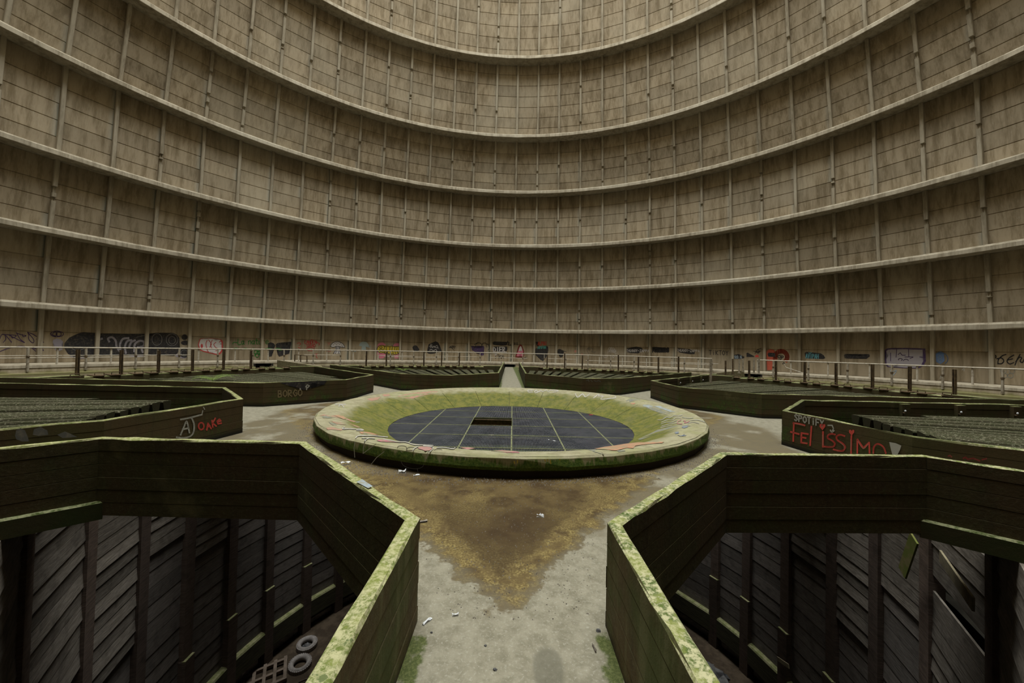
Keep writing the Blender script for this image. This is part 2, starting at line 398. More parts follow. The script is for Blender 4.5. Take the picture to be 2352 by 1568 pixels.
def rib_mb(t, kind):
    z0, z1 = zl[t], zh[t]; mb = MB(); hw, dp = .105, .24
    def piece(a, b, sh=0.0, hw=hw, dp=dp):
        vs = []
        for z in (a, b):
            d = wall_d(z)
            vs += [(-hw, d + .05, z), (hw, d + .05, z), (hw, d - dp + .03 - sh, z), (hw - .03, d - dp - sh, z), (-hw + .03, d - dp - sh, z), (-hw, d - dp + .03 - sh, z)]
        mb.add(vs, [(i, (i + 1) % 6, 6 + (i + 1) % 6, 6 + i) for i in range(6)] + [(5, 4, 3, 2, 1, 0), (6, 7, 8, 9, 10, 11)])
    if kind == 0: piece(z0, z1)
    else:
        rr = random.Random(kind * 31 + t); cuts = sorted(rr.uniform(.06, .8) for _ in range(kind)); z = z0; H = z1 - z0
        for c in cuts:
            a = max(z + .05, z0 + c * H); ln = rr.uniform(.12, .45)
            if a + ln > z1 - .1: continue
            piece(z, a); piece(a, a + ln, 0, .06, .10); 
            mb.bar((-.05, wall_d(a) - .15, a), (-.05, wall_d(a) - .15, a + ln), .018); mb.bar((.05, wall_d(a) - .15, a), (.05, wall_d(a) - .15, a + ln), .018)
            z = a + ln
        piece(z, z1)
    return mb
VIS = range(-18, 18)
wall_names = ['wall_back'] * 7
tiers = []
tier_words = ['lowest', 'second', 'third', 'fourth', 'fifth', 'sixth', 'seventh']
for t in range(7):
    e = empty('wall_back', (0, 0, 0), kind='structure', label='%s tier of the round tower wall, beige concrete panels between ribs' % tier_words[t]); tiers.append(e)
    for i in range(len(ROWS[t]) - 1):
        me = panel_mesh(ROWS[t][i], ROWS[t][i + 1], i == len(ROWS[t]) - 2).mesh('panel', WALL)
        for j in VIS: link('panel', me, e, rotz=-(PH + (j + .5) * DEL))
    kinds = [rib_mb(t, k).mesh('rib', RIB) for k in (0, 1, 2, 3)]
    rr = random.Random(t + 5)
    for j in range(-18, 19):
        k = 0 if t == 0 else rr.choice((0, 0, 0, 1, 1, 2, 3)); link('rib', kinds[k], e, rotz=-(PH + j * DEL))
# the part of the wall behind the camera, the same pieces joined
mb = MB()
def rot_add(src, a):
    c, s = cos(a), sin(a); mb.add([(x * c - y * s, x * s + y * c, z) for x, y, z in src.v], src.f)
for t in range(7):
    for i in range(len(ROWS[t]) - 1):
        p = panel_mesh(ROWS[t][i], ROWS[t][i + 1], i == len(ROWS[t]) - 2)
        for j in range(18, 62): rot_add(p, -(PH + (j + .5) * DEL))
    q = rib_mb(t, 0)
    for j in range(19, 62): rot_add(q, -(PH + j * DEL))
mb.build('wall_front', WALLR, kind='structure')
# outer shell behind the panels, open at the top to the sky
prof = [(wall_d(z) + .10, z) for z in [-3.0] + ZB] + [(TOP_R, TOP_Z), (TOP_R + .5, TOP_Z)] + [(wall_d(z) + .8, z) for z in ([-3.0] + ZB)[::-1]]
MB().lathe(prof, NB, a0=PH).build('wall_outer', WALLR, kind='structure')
for k in range(7):                                   # ring beams
    r, z = RE[k], ZB[k]; o = wall_d(z + RBH) + .1
    pr = [(o, z), (r + .02, z), (r, z + .03), (r, z + RBH - .14), (r + .05, z + RBH - .11), (r + .13, z + RBH - .02), (r + .2, z + RBH), (o, z + RBH)]
    mb = MB().lathe(pr, NB * 2, closed=True, a0=PH)
    rr = random.Random(k)
    mb.v = [(x * (1 + rr.uniform(-4e-4, 4e-4)), y * (1 + rr.uniform(-4e-4, 4e-4)), zz + rr.uniform(-.012, .012)) for x, y, zz in mb.v]
    mb.build('trim_%d' % (k + 1), RIB, kind='structure', label='%s concrete ring beam running round the tower wall' % ['lowest', 'second', 'third', 'fourth', 'fifth', 'sixth', 'seventh'][k])

# ------------------------------------------------------------------ central deck with eight walkways
CX = .26; ROT = R(1.1)
ARM = [0, 45, 90, 135, 180, -135, -90, -45]
DIRS = {a: Vector((sin(R(a) + ROT), cos(R(a) + ROT))) for a in ARM}
WA = {0: (-.23, 8.5), 45: (5.6, 6.34), 90: (8.40, .72), 135: (6.75, -5.20), 180: (.82, -8.35), -135: (-5.37, -6.05), -90: (-8.02, -.24), -45: (-5.77, 5.49)}
WB = {0: (1.14, 8.5), 45: (6.61, 5.37), 90: (8.66, -.55), 135: (5.65, -6.29), 180: (-.62, -8.31), -135: (-6.44, -5.03), -90: (-7.88, 1.20), -45: (-4.81, 6.42)}
APEX = {0: (3.63, 5.79), 45: (6.59, 2.64), 90: (6.49, -2.67), 135: (2.87, -6.33), 180: (-2.62, -6.13), -135: (-6.05, -2.38), -90: (-5.86, 2.88), -45: (-2.38, 6.10)}
WA = {k: Vector(v) for k, v in WA.items()}; WB = {k: Vector(v) for k, v in WB.items()}; APEX = {k: Vector(v) for k, v in APEX.items()}
C2 = Vector((CX, 0))
def out(p, d, r):                                    # follow direction d from p to distance r from the centre
    q = p - C2; b = q.dot(d); return p + d * (-b + math.sqrt(b * b - q.dot(q) + r * r))
bm = bmesh.new(); loop = []
for a in ARM:
    L = 30.25
    loop += [WA[a], out(WA[a], DIRS[a], L), out(WB[a], DIRS[a], L), WB[a], APEX[a]]
ov = [bm.verts.new((p.x, p.y, 0)) for p in loop]; iv = [bm.verts.new((CX + 4.30 * sin(2 * PI * i / 48), 4.30 * cos(2 * PI * i / 48), 0)) for i in range(48)]
es = [bm.edges.new((l[i], l[(i + 1) % len(l)])) for l in (ov, iv) for i in range(len(l))]
bmesh.ops.triangle_fill(bm, use_beauty=True, edges=es)
fs = [f for f in bm.faces]
ex = bmesh.ops.extrude_face_region(bm, geom=fs); bmesh.ops.translate(bm, verts=[v for v in ex['geom'] if isinstance(v, bmesh.types.BMVert)], vec=(0, 0, -.22))
bmesh.ops.recalc_face_normals(bm, faces=bm.faces)
me = bpy.data.meshes.new('floor'); bm.to_mesh(me); bm.free(); me.materials.append(DECK)
link('floor', me, kind='structure', label='central concrete deck with a wet brown stain and radiating walkways')

# ------------------------------------------------------------------ parapets of the pits
PT = .10; PTOP = .79
def profile(z0, z1, rr):
    n = max(2, round((z1 - z0) / .168)); hs = [z0 + (z1 - z0) * i / n for i in range(n + 1)]
    o = []; i_ = []
    for k in range(n):
        jo, ji = rr.uniform(-.004, .004), rr.uniform(-.004, .004); a, b = hs[k], hs[k + 1]
        o += [(jo, a + (.0045 if k else 0)), (jo, b - (.0045 if k < n - 1 else .012))]
        i_ += [(PT + ji, a + (.0045 if k else 0)), (PT + ji, b - (.0045 if k < n - 1 else .012))]
        if k < n - 1: o.append((.011, b)); i_.append((PT - .011, b))
    o.append((.012, z1)); i_.append((PT - .012, z1))
    return o + i_[::-1]
def norm2(d): return Vector((-d.y, d.x))
def sweep_seg(path, i, prof, step, rr, rough):
    def mit(k):
        if k == 0: n = norm2((path[1] - path[0]).normalized()); return n
        if k == len(path) - 1: return norm2((path[-1] - path[-2]).normalized())
        n1 = norm2((path[k] - path[k - 1]).normalized()); n2 = norm2((path[k + 1] - path[k]).normalized())
        m = (n1 + n2).normalized(); return m / max(m.dot(n1), .3)
    a, b = path[i], path[i + 1]; ma, mb_ = mit(i), mit(i + 1); n = max(1, int((b - a).length / step)); k = len(prof); vs = []
    zt = max(z for _, z in prof)
    for s in range(n + 1):
        t = s / n; p = a.lerp(b, t); m = ma.lerp(mb_, t) if s in (0, n) else norm2((b - a).normalized())
        for o, z in prof:
            dz = do = 0
            if z > zt - .02 and 0 < s < n: dz = rr.uniform(-rough, rough * .6); do = rr.uniform(-rough, rough) * .25
            q = p + m * (o + do); vs.append((q.x, q.y, z + dz))
    fs = [(s * k + j, (s + 1) * k + j, (s + 1) * k + (j + 1) % k, s * k + (j + 1) % k) for s in range(n) for j in range(k)]
    fs += [tuple(range(k)), tuple(n * k + j for j in range(k))[::-1]]
    return MB().add(vs, fs)
PITS = {180: ('NL', 'near left'), 135: ('NR', 'near right'), -135: ('L', 'middle left'), 90: ('R', 'middle right'), -90: ('BL', 'rear left'), 45: ('BR', 'rear right'), -45: ('FL', 'far left'), 0: ('FR', 'far right')}
PLAB = {'NL': 'board-marked concrete parapet of the open pit left of the near walkway', 'NR': 'board-marked concrete parapet of the open pit right of the near walkway',
        'L': 'dark parapet of the left pit sprayed with a white A and red letters', 'R': 'dark parapet of the right pit sprayed with large red lettering',
        'BL': 'mossy parapet with a tan scrawl, behind the left pit', 'BR': 'mossy parapet behind the right pit, no lettering',
        'FL': 'mossy parapet left of the far walkway', 'FR': 'mossy parapet right of the far walkway'}
nxt = {a: ARM[(i + 1) % 8] for i, a in enumerate(ARM)}
faces = {}; faces_pre = faces
para = {}
for a in ARM:
    b = nxt[a]; code, words = PITS[a]
    la = 24 if a == 0 else 17.4; lb = 24 if b == 0 else 17.4
    path = [out(WB[a], DIRS[a], la), WB[a], APEX[a], WA[b], out(WA[b], DIRS[b], lb)]
    near = code in ('NL', 'NR')
    c = sum((Vector(p) for p in (WB[a], APEX[a], WA[b])), Vector((0, 0))) / 3
    root = empty('basin_parapet', (c.x, c.y, 0), label=PLAB[code], cat='parapet', group='parapets round the pits'); para[code] = root
    for i in range(4):
        rr = random.Random(ARM.index(a) * 10 + i)
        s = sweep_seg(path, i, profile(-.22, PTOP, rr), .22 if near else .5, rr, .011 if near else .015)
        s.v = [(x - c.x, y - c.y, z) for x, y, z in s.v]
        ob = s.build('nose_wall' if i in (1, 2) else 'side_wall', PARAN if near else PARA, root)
        if near:                                      # paler, lit-toned face towards the walkway; pit-side face has shade painted into its brown
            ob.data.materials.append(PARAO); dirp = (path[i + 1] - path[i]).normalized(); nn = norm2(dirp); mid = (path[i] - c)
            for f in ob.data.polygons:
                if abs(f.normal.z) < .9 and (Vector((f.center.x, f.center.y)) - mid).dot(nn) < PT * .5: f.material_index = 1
    faces[code] = path
    # curved outer wall of the pit, with raised end blocks next to the walkways
    az = lambda p: math.atan2(p.x - CX, p.y)
    RB = 15.75; p0, p1 = out(WB[a], DIRS[a], RB), out(WA[b], DIRS[b], RB)
    a0, a1 = az(p0), az(p1)
    if a1 < a0: a1 += 2 * PI
    da = 1.35 / RB; rr = random.Random(a + 999)
    pr = [(RB, -1.6), (RB, .69), (RB + .02, .705), (RB + .42, .705), (RB + .44, .69), (RB + .44, -1.6)]
    m3 = MB().lathe(pr, 26, CX - c.x, -c.y, True, a0 + da, a1 - da)
    m3.v = [(x, y, z + (rr.uniform(-.012, .012) if z > .6 else 0)) for x, y, z in m3.v]
    m3.build('rear_wall', PARA, root)
    pr2 = [(RB, -1.6), (RB, PTOP - .01), (RB + .44, PTOP - .01), (RB + .44, -1.6)]
    MB().lathe(pr2, 3, CX - c.x, -c.y, True, a0, a0 + da).build('end_block', PARA, root)
    MB().lathe(pr2, 3, CX - c.x, -c.y, True, a1 - da, a1).build('end_block', PARA, root)
    if near:                                          # corbel along the side away from the near walkway
        if code == 'NL': q0, d = WA[b], DIRS[b]; n = norm2(d)
        else: q0, d = WB[a], DIRS[a]; n = norm2(-d)
        e0, e1 = q0 - d * .02, out(q0, d, 15.7)
        mbx = MB()
        vs = []
        for p in (e0, e1):
            for o, z in ((PT * .5, -.27), (PT + .055, -.27), (PT + .055, -.055), (PT + .035, -.035), (PT * .5, -.035)):
                v = p + n * o; vs.append((v.x - c.x, v.y - c.y, z))
        mbx.add(vs, [(i, (i + 1) % 5, 5 + (i + 1) % 5, 5 + i) for i in range(5)] + [(4, 3, 2, 1, 0), (5, 6, 7, 8, 9)])
        mbx.build('corbel', CORB, root)

# ------------------------------------------------------------------ fill: radial concrete troughs in the six rear pits
for a in ARM:
    code, words = PITS[a]
    if code in ('NL', 'NR'): continue
    b = nxt[a]; A0 = R(a) + ROT
    lab = {'L': 'mossy radial fill slabs lying in the middle left pit', 'R': 'mossy radial fill slabs lying in the middle right pit', 'BL': 'mossy radial fill slabs with ferns in the rear left pit', 'BR': 'mossy radial fill slabs in the rear right pit, beside thin rusty posts', 'FL': 'mossy radial fill slabs in the pit left of the far walkway', 'FR': 'mossy radial fill slabs in the pit right of the far walkway'}[code]
    ac = A0 + PI / 8; c = polar(12.4, ac, 0, CX)
    root = empty('fill_rack', c, label=lab, cat='fill slabs', group='fill slabs in the pits')
    rr = random.Random(a + 77)
    for i in range(18):
        ph = R(3.375 + 2.25 * i); pe = min(ph, PI / 4 - ph)
        r0 = max(9.25, (.74 + .12 + .25) / sin(pe)); r1 = 15.70
        if r1 - r0 < 1: continue
        aa = A0 + ph; d = Vector((sin(aa), cos(aa), 0)); n = Vector((d.y, -d.x, 0)); o = Vector((CX, 0, 0))
        zt = .5 + rr.uniform(-.02, .015); vs = []; tilt = rr.uniform(-.012, .012)
        for r in (r0 + rr.uniform(-.02, .03), r1):
            ha = .78 if code in ('FL', 'FR') else .86; ht, hb = r * R(ha), r * R(ha) - .10
            for s, z in ((-hb, -.05), (hb, -.05), (ht, zt - .03 + tilt), (ht - .02, zt + tilt), (-ht + .02, zt - tilt), (-ht, zt - .03 - tilt)):
                vs.append(o + d * r + n * s + Vector((0, 0, z)) - c)
        MB().add(vs, [(k, (k + 1) % 6, 6 + (k + 1) % 6, 6 + k) for k in range(6)] + [(5, 4, 3, 2, 1, 0), (6, 7, 8, 9, 10, 11)]).build('fill_slab', FILL, root)

# ------------------------------------------------------------------ central basin ring and its grating
BP = [(5.19, 0), (5.19, .13), (5.25, .15), (5.27, .20), (5.25, .335), (5.21, .362), (4.95, .345), (4.60, .275), (4.56, .262), (4.08, .065), (3.58, -.165), (3.52, -.185), (3.52, -.32)]
def bowl_z(r):
    for (r0, z0), (r1, z1) in zip(BP[5:], BP[6:]):
        if r >= r1 and r0 > r1: return z1 + (z0 - z1) * min(1, (r - r1) / (r0 - r1))
    return -.185
ring = empty('basin_ring', (CX, 0, 0), label='round concrete basin ring with mossy slope and graffiti on its rim', cat='basin ring')
rr = random.Random(3)
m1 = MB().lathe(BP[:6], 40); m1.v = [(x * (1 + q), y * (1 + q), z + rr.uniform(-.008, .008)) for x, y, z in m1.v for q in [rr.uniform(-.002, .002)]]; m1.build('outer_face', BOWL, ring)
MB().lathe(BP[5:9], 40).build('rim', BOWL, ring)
for i in range(20):                                   # slope slabs, with a fine joint between them
    a0 = 2 * PI * i / 20; g = .0016
    for pr in (BP[8:10], BP[9:12]):
        MB().lathe([pr[0]] + pr[1:], 2, 0, 0, False, a0 + g, a0 + 2 * PI / 20 - g).build('slope_slab', BOWL, ring, fix=True)
MB().lathe([(4.57, .235), (4.08, .04), (3.54, -.20)], 40).build('slope_bed', DARK, ring)
grate = empty('floor_grating', (CX, 0, -.19), label='round dark steel grating of square panels, one panel missing, inside the basin', cat='grating')
PS, GX, GY, GR = 1.22, .02, -.20, 3.51
g_rot = Matrix.Rotation(-R(1.3), 4, 'Z')
def clipx(y, r): return math.sqrt(max(r * r - y * y, 0))
for ix in range(-3, 3):
    for iy in range(-3, 4):
        if (ix, iy) == (-1, 0): continue
        x0, x1, y0, y1 = GX + ix * PS, GX + (ix + 1) * PS, GY + iy * PS, GY + (iy + 1) * PS
        mb = MB(); fr = MB(); n = 35; got = False
        for k in range(n):
            x = x0 + .02 + (PS - .04) * k / (n - 1); h = clipx(x, GR); a, b = max(y0, -h), min(y1, h)
            if b - a > .03: mb.box((x, (a + b) / 2, -.016), (.0115, b - a, .032)); got = True
        for k in range(1, 10):
            y = y0 + PS * k / 10; h = clipx(y, GR); a, b = max(x0, -h), min(x1, h)
            if b - a > .03: mb.box(((a + b) / 2, y, -.006), (b - a, .006, .008))
        for y in (y0 + .012, y1 - .012):
            h = clipx(y, GR); a, b = max(x0, -h), min(x1, h)
            if b - a > .03: fr.box(((a + b) / 2, y, -.014), (b - a, .014, .034))
        for x in (x0 + .010, x1 - .010):
            h = clipx(x, GR); a, b = max(y0, -h), min(y1, h)
            if b - a > .03: fr.box((x, (a + b) / 2, -.014), (.014, b - a, .034))
        if not got: continue
        for m_ in (mb, fr): m_.v = [tuple(g_rot @ Vector(v)) for v in m_.v]
        p = mb.build('grating_panel', GRATE, grate)
        if fr.v: fr.build('edge_bar', GEDGE, p)
for y in (GY - PS, GY, GY + PS, GY + 2 * PS):         # steel beams that carry the panels
    h = clipx(y, GR); b = MB()
    b.box((0, y, -.07), (2 * h, .10, .016)); b.box((0, y, -.15), (2 * h, .012, .16)); b.box((0, y, -.23), (2 * h, .10, .016))
    b.v = [tuple(g_rot @ Vector(v)) for v in b.v]; b.build('carrier_beam', RUST, grate)
MB().lathe([(3.60, -.20), (3.60, -1.15), (.01, -1.15)], 40, CX, 0).build('shaft_lining', SHAFT, kind='structure', label='mossy shaft below the round grating')
MB().box((-.33, .30, -.86), (.16, .16, .56)).build('stub_post', KERB, label='pale stub post standing in the shaft below the missing panel', cat='post')

# ------------------------------------------------------------------ gallery along the wall
HOLES = [(R(v) + ROT, .62 / 30.3) for v in (0, -45, 45)]
def arcs():
    cuts = sorted([(h - w, h + w) for h, w in HOLES]); s = cuts[-1][1] - 2 * PI; o = []
    for c in cuts: o.append((s, c[0])); s = c[1]
    return o
top = [(30.3, .30), (30.3, .46), (30.33, .48), (33.75, .48), (33.75, .30)]
MB().lathe(top, 160, closed=True, a0=PH).build('floor_gallery', GALL, kind='structure', label='pale concrete gallery floor along the foot of the tower wall')
mb = MB()
for s, e in arcs(): mb.lathe([(30.34, .30), (30.32, .02), (30.12, .0), (30.10, -.04), (30.10, -2.6), (30.6, -2.6), (30.6, .30)], max(4, int((e - s) / R(2.25))), closed=True, a0=s, a1=e)
mb.build('trim_gallery', GFACE, kind='structure', label='gallery edge with a mossy ledge')
for h, w in HOLES:
    m2 = MB(); m2.lathe([(30.6, .30), (30.6, -.22), (32.6, -.22), (32.6, .30)], 3, closed=True, a0=h - w, a1=h + w)
    m2.f = [f for f in m2.f]
    d = Vector((sin(h), cos(h), 0)); n = Vector((d.y, -d.x, 0))
    rec = MB()
    for s in (-1, 1): rec.bar(d * 30.3 + n * s * .68 + Vector((0, 0, .05)), d * 32.4 + n * s * .68 + Vector((0, 0, .05)), .1, .6)
    rec.bar(d * 32.4 - n * .7 + Vector((0, 0, .05)), d * 32.4 + n * .7 + Vector((0, 0, .05)), .1, .6)
    rec.build('trim_opening', BLACK, kind='structure')
MB().lathe([(9.6, -2.6), (33.2, -2.6)], 80, 0, 0).build('floor_channel', DARK, kind='structure', label='dark channel floor between pits and gallery')

# railings
RR = 30.42
def railing(name, label, i0, i1, mids, long_from=None, brk=None):
    root = empty(name, polar(RR, PH + (i0 + i1) / 2 * DEL / 2, .48), label=label, cat='railing', group='painted railings on the gallery')
    off = root.location
    az0, az1 = PH + i0 * DEL / 2, PH + i1 * DEL / 2
    for i in range(i0, i1 + 1):
        az = PH + i * DEL / 2; m = MB()
        if i % 2 == 0:
            m.bar(polar(RR, az, .47) - off, polar(RR, az, 1.50) - off, .075); m.box(polar(RR, az, .49) - off, (.16, .16, .02)); m.build('post', WHITEP, root)
        else:
            m.bar(polar(30.24, az, .10) - off, polar(30.30, az, 1.50) - off, .085); m.build('long_post', GREYP, root)
            MB().box(polar(30.26, az, .98) - off, (.11, .11, .09)).build('clamp', RUST, root)
    n = (i1 - i0) * 2
    MB().tube([polar(RR - .06, az0 + (az1 - az0) * k / n, 1.53) - off for k in range(n + 1)], .052, 6).build('top_rail', WHITEP, root, smooth=True)
    for a0, a1, z in mids:
        k2 = max(2, int((a1 - a0) / 1.1))
        MB().tube([polar(RR, R(a0) + R(a1 - a0) * k / k2, z) - off for k in range(k2 + 1)], .03, 5).build('mid_rail', WHITEP, root, smooth=True)
    return root
railing('gallery_railing', 'long white railing on the gallery, left and centre, chipped paint', -37, 17, [(-80, -53.2, 1.03), (-80, -58, .90), (-37.9, -31.8, 1.05), (-25.2, -18.6, 1.04), (-24, -12, .92), (-14.3, -5.3, 1.05), (-3, 5, 1.0), (9, 15, 1.03), (17, 40, .93), (33, 41, 1.05)])
r2 = railing('gallery_railing', 'white railing on the gallery to the right, past the broken gap', 20, 36, [])
m = MB(); m.tube([polar(RR, R(50.3), 1.3), polar(RR, R(50.6), 1.0), polar(RR, R(53.2), .52)], .03, 5)
m.v = [tuple(Vector(v) - r2.location) for v in m.v]; m.build('bent_bar', WHITEP, r2)
# outer walkway kerbs beyond the rear pits, with their posts
def kerb(a, side, r0, r1, h, label):
    w0 = (WA if side < 0 else WB)[a]; d = DIRS[a]; p, q = out(w0, d, r0), out(w0, d, r1)
    c = (p + q) / 2; n = norm2(d) * (-side) * 1.0
    root = empty('walkway_kerb', (c.x, c.y, 0), label=label, cat='kerb', group='pale kerbs on the outer walkways')
    m = MB(); m.bar((p.x - c.x, p.y - c.y, h / 2), (q.x - c.x, q.y - c.y, h / 2), .22, h); m.build('kerb_beam', KERB, root)
    MB().box((p.x - c.x + d.x * .25, p.y - c.y + d.y * .25, h / 2 + .06), (.5, .5, h + .12)).build('kerb_block', KERB, root)
    return root
kerb(-45, 1, 17.6, 29.9, .60, 'pale concrete kerb on the outer walkway at the rear left, under a small rusty frame')
kerb(45, -1, 17.6, 29.9, .60, 'pale concrete kerb on the outer walkway at the rear right, below a row of thin posts')
# small rusty frame and thin posts
def pole_at(px, yb, yt, r, wd, mat, name, label, group):
    b = at_r(px, yb, r); t = at_r(px, yt, r); root = empty(name, b, label=label, cat='post', group=group)
    h = t.z - b.z; m = MB(); m.bar((0, 0, 0), (random.uniform(-.02, .02), 0, h), wd); m.build('shaft', mat, root)
    MB().box((0, 0, .015), (wd * 2.2, wd * 2.2, .03)).build('base_plate', mat, root)
    return root
f = at_r(690, 832, 21.5); fr = empty('rail_stand', f, label='small rusty three-legged rail frame on the rear left kerb', cat='frame')
tops = []
for px, yb, yt in ((677, 829.5, 814), (690.5, 831, 815), (705, 832, 817)):
    b, t = at_r(px, yb, 21.5) - f, at_r(px, yt, 21.5) - f; tops.append(t); MB().bar(b, t, .055).build('leg', RUST, fr)
MB().tube(tops, .03, 5).build('rail', RUST, fr)
thin = [(1683, 859, 824, 20, RUST), (1697.5, 857, 825, 22, GREYP), (1706.5, 854, 823, 24, GREYP), (1731.5, 857, 824, 22, GREYP), (1743, 859, 824, 20, GREYP), (1666.5, 861, 828, 17.6, RUST)]
for i, (px, yb, yt, r, mt) in enumerate(sorted(thin)):
    pole_at(px, yb, yt, r, .075, mt, 'thin_post', 'thin weathered post by the rear right walkway, %s of six from the left' % ['first', 'second', 'third', 'fourth', 'fifth', 'sixth'][i], 'thin posts by the rear right walkway')
pole_at(1632.5, 884, 823, 13.5, .085, GREYP, 'bracket_post', 'tall grey post inside the rear right pit with a bent arm', None)

# rusty posts on the rear walls and sluice plates between them
RP = 15.98
ords = ['first', 'second', 'third', 'fourth', 'fifth', 'sixth', 'seventh', 'eighth', 'ninth', 'tenth', 'eleventh', 'twelfth', 'thirteenth', 'fourteenth', 'fifteenth', 'sixteenth']
nums = {5: 'five', 6: 'six', 7: 'seven', 8: 'eight', 9: 'nine'}
POSTS = {'rear left': [(-80.4, 1.01), (-75.7, .99), (-71.2, .97), (-66.6, 1.01), (-62.0, 1.03), (-57.6, .98)], 'far left': [(-35.0, 1.01), (-30.4, .98), (-21.4, 1.03), (-17.0, 1.05), (-12.5, 1.0)],
         'far right': [(10.4, .98), (14.9, 1.12), (19.4, 1.01), (28.3, 1.1), (33.0, 1.01), (37.6, 1.04), (42.0, 1.1)], 'rear right': [(55.9, 1.0), (60.5, 1.02), (65.1, 1.04), (69.7, 1.03), (74.5, 1.05), (78.9, 1.02), (83.6, .98)]}
for pit, L in POSTS.items():
    for i, (az, h) in enumerate(L):
        p = polar(RP, R(az), .70, CX); o = empty('rusty_post', p, label='rusty square post on the %s pit rim, %s of %s from the left' % (pit, ords[i], nums[len(L)]), cat='post', group='rusty posts on the pit rims')
        o.rotation_euler = (0, 0, -R(az))
        ln = random.uniform(-.015, .015); m = MB()
        for sx, sy, wx, wy in ((-.03, 0, .022, .09), (.03, 0, .022, .09), (0, .035, .042, .016)): m.bar((sx, sy, 0), (sx + ln, sy, h), wx, wy, Vector((0, 1, 0)))
        m.build('shaft', RUST, o)
        MB().box((0, 0, .012), (.20, .18, .024)).build('base_plate', RUST, o)
gate0 = None
pm = MB(); pm.box((0, 0, 0), (.32, .44, .025), Matrix.Rotation(R(3), 3, 'X')); pm.box((0, -.18, -.02), (.28, .05, .03))
plate_me = pm.mesh('plate', RUST)
hm = MB().tube([(-.13, -.20, .015), (-.13, -.20, .095), (-.10, -.20, .115), (.10, -.20, .115), (.13, -.20, .095), (.13, -.20, .015)], .013, 5); handle_me = hm.mesh('handle', RUST)
spans = {'rear left': (-83, -51.5), 'far left': (-38, -8), 'far right': (7.5, 39), 'rear right': (53, 84)}
for pit, (s, e) in spans.items():
    L = [a for a in [1.1 + 4.5 * k + d for k in range(-20, 21) for d in (1.35, -1.3)] if s <= a <= e]; L.sort()
    for i, az in enumerate(L):
        p = polar(RP - .05, R(az), .735, CX); o = empty('sluice_plate', p, label='small rusty sluice plate with loop handle, %s from the left on the %s rim' % (ords[i] if i < 16 else 'last', pit), cat='sluice plate', group='sluice plates on the pit rims')
        o.rotation_euler = (0, 0, -R(az) + random.uniform(-.15, .15))
        link('plate', plate_me, o); link('handle', handle_me, o)

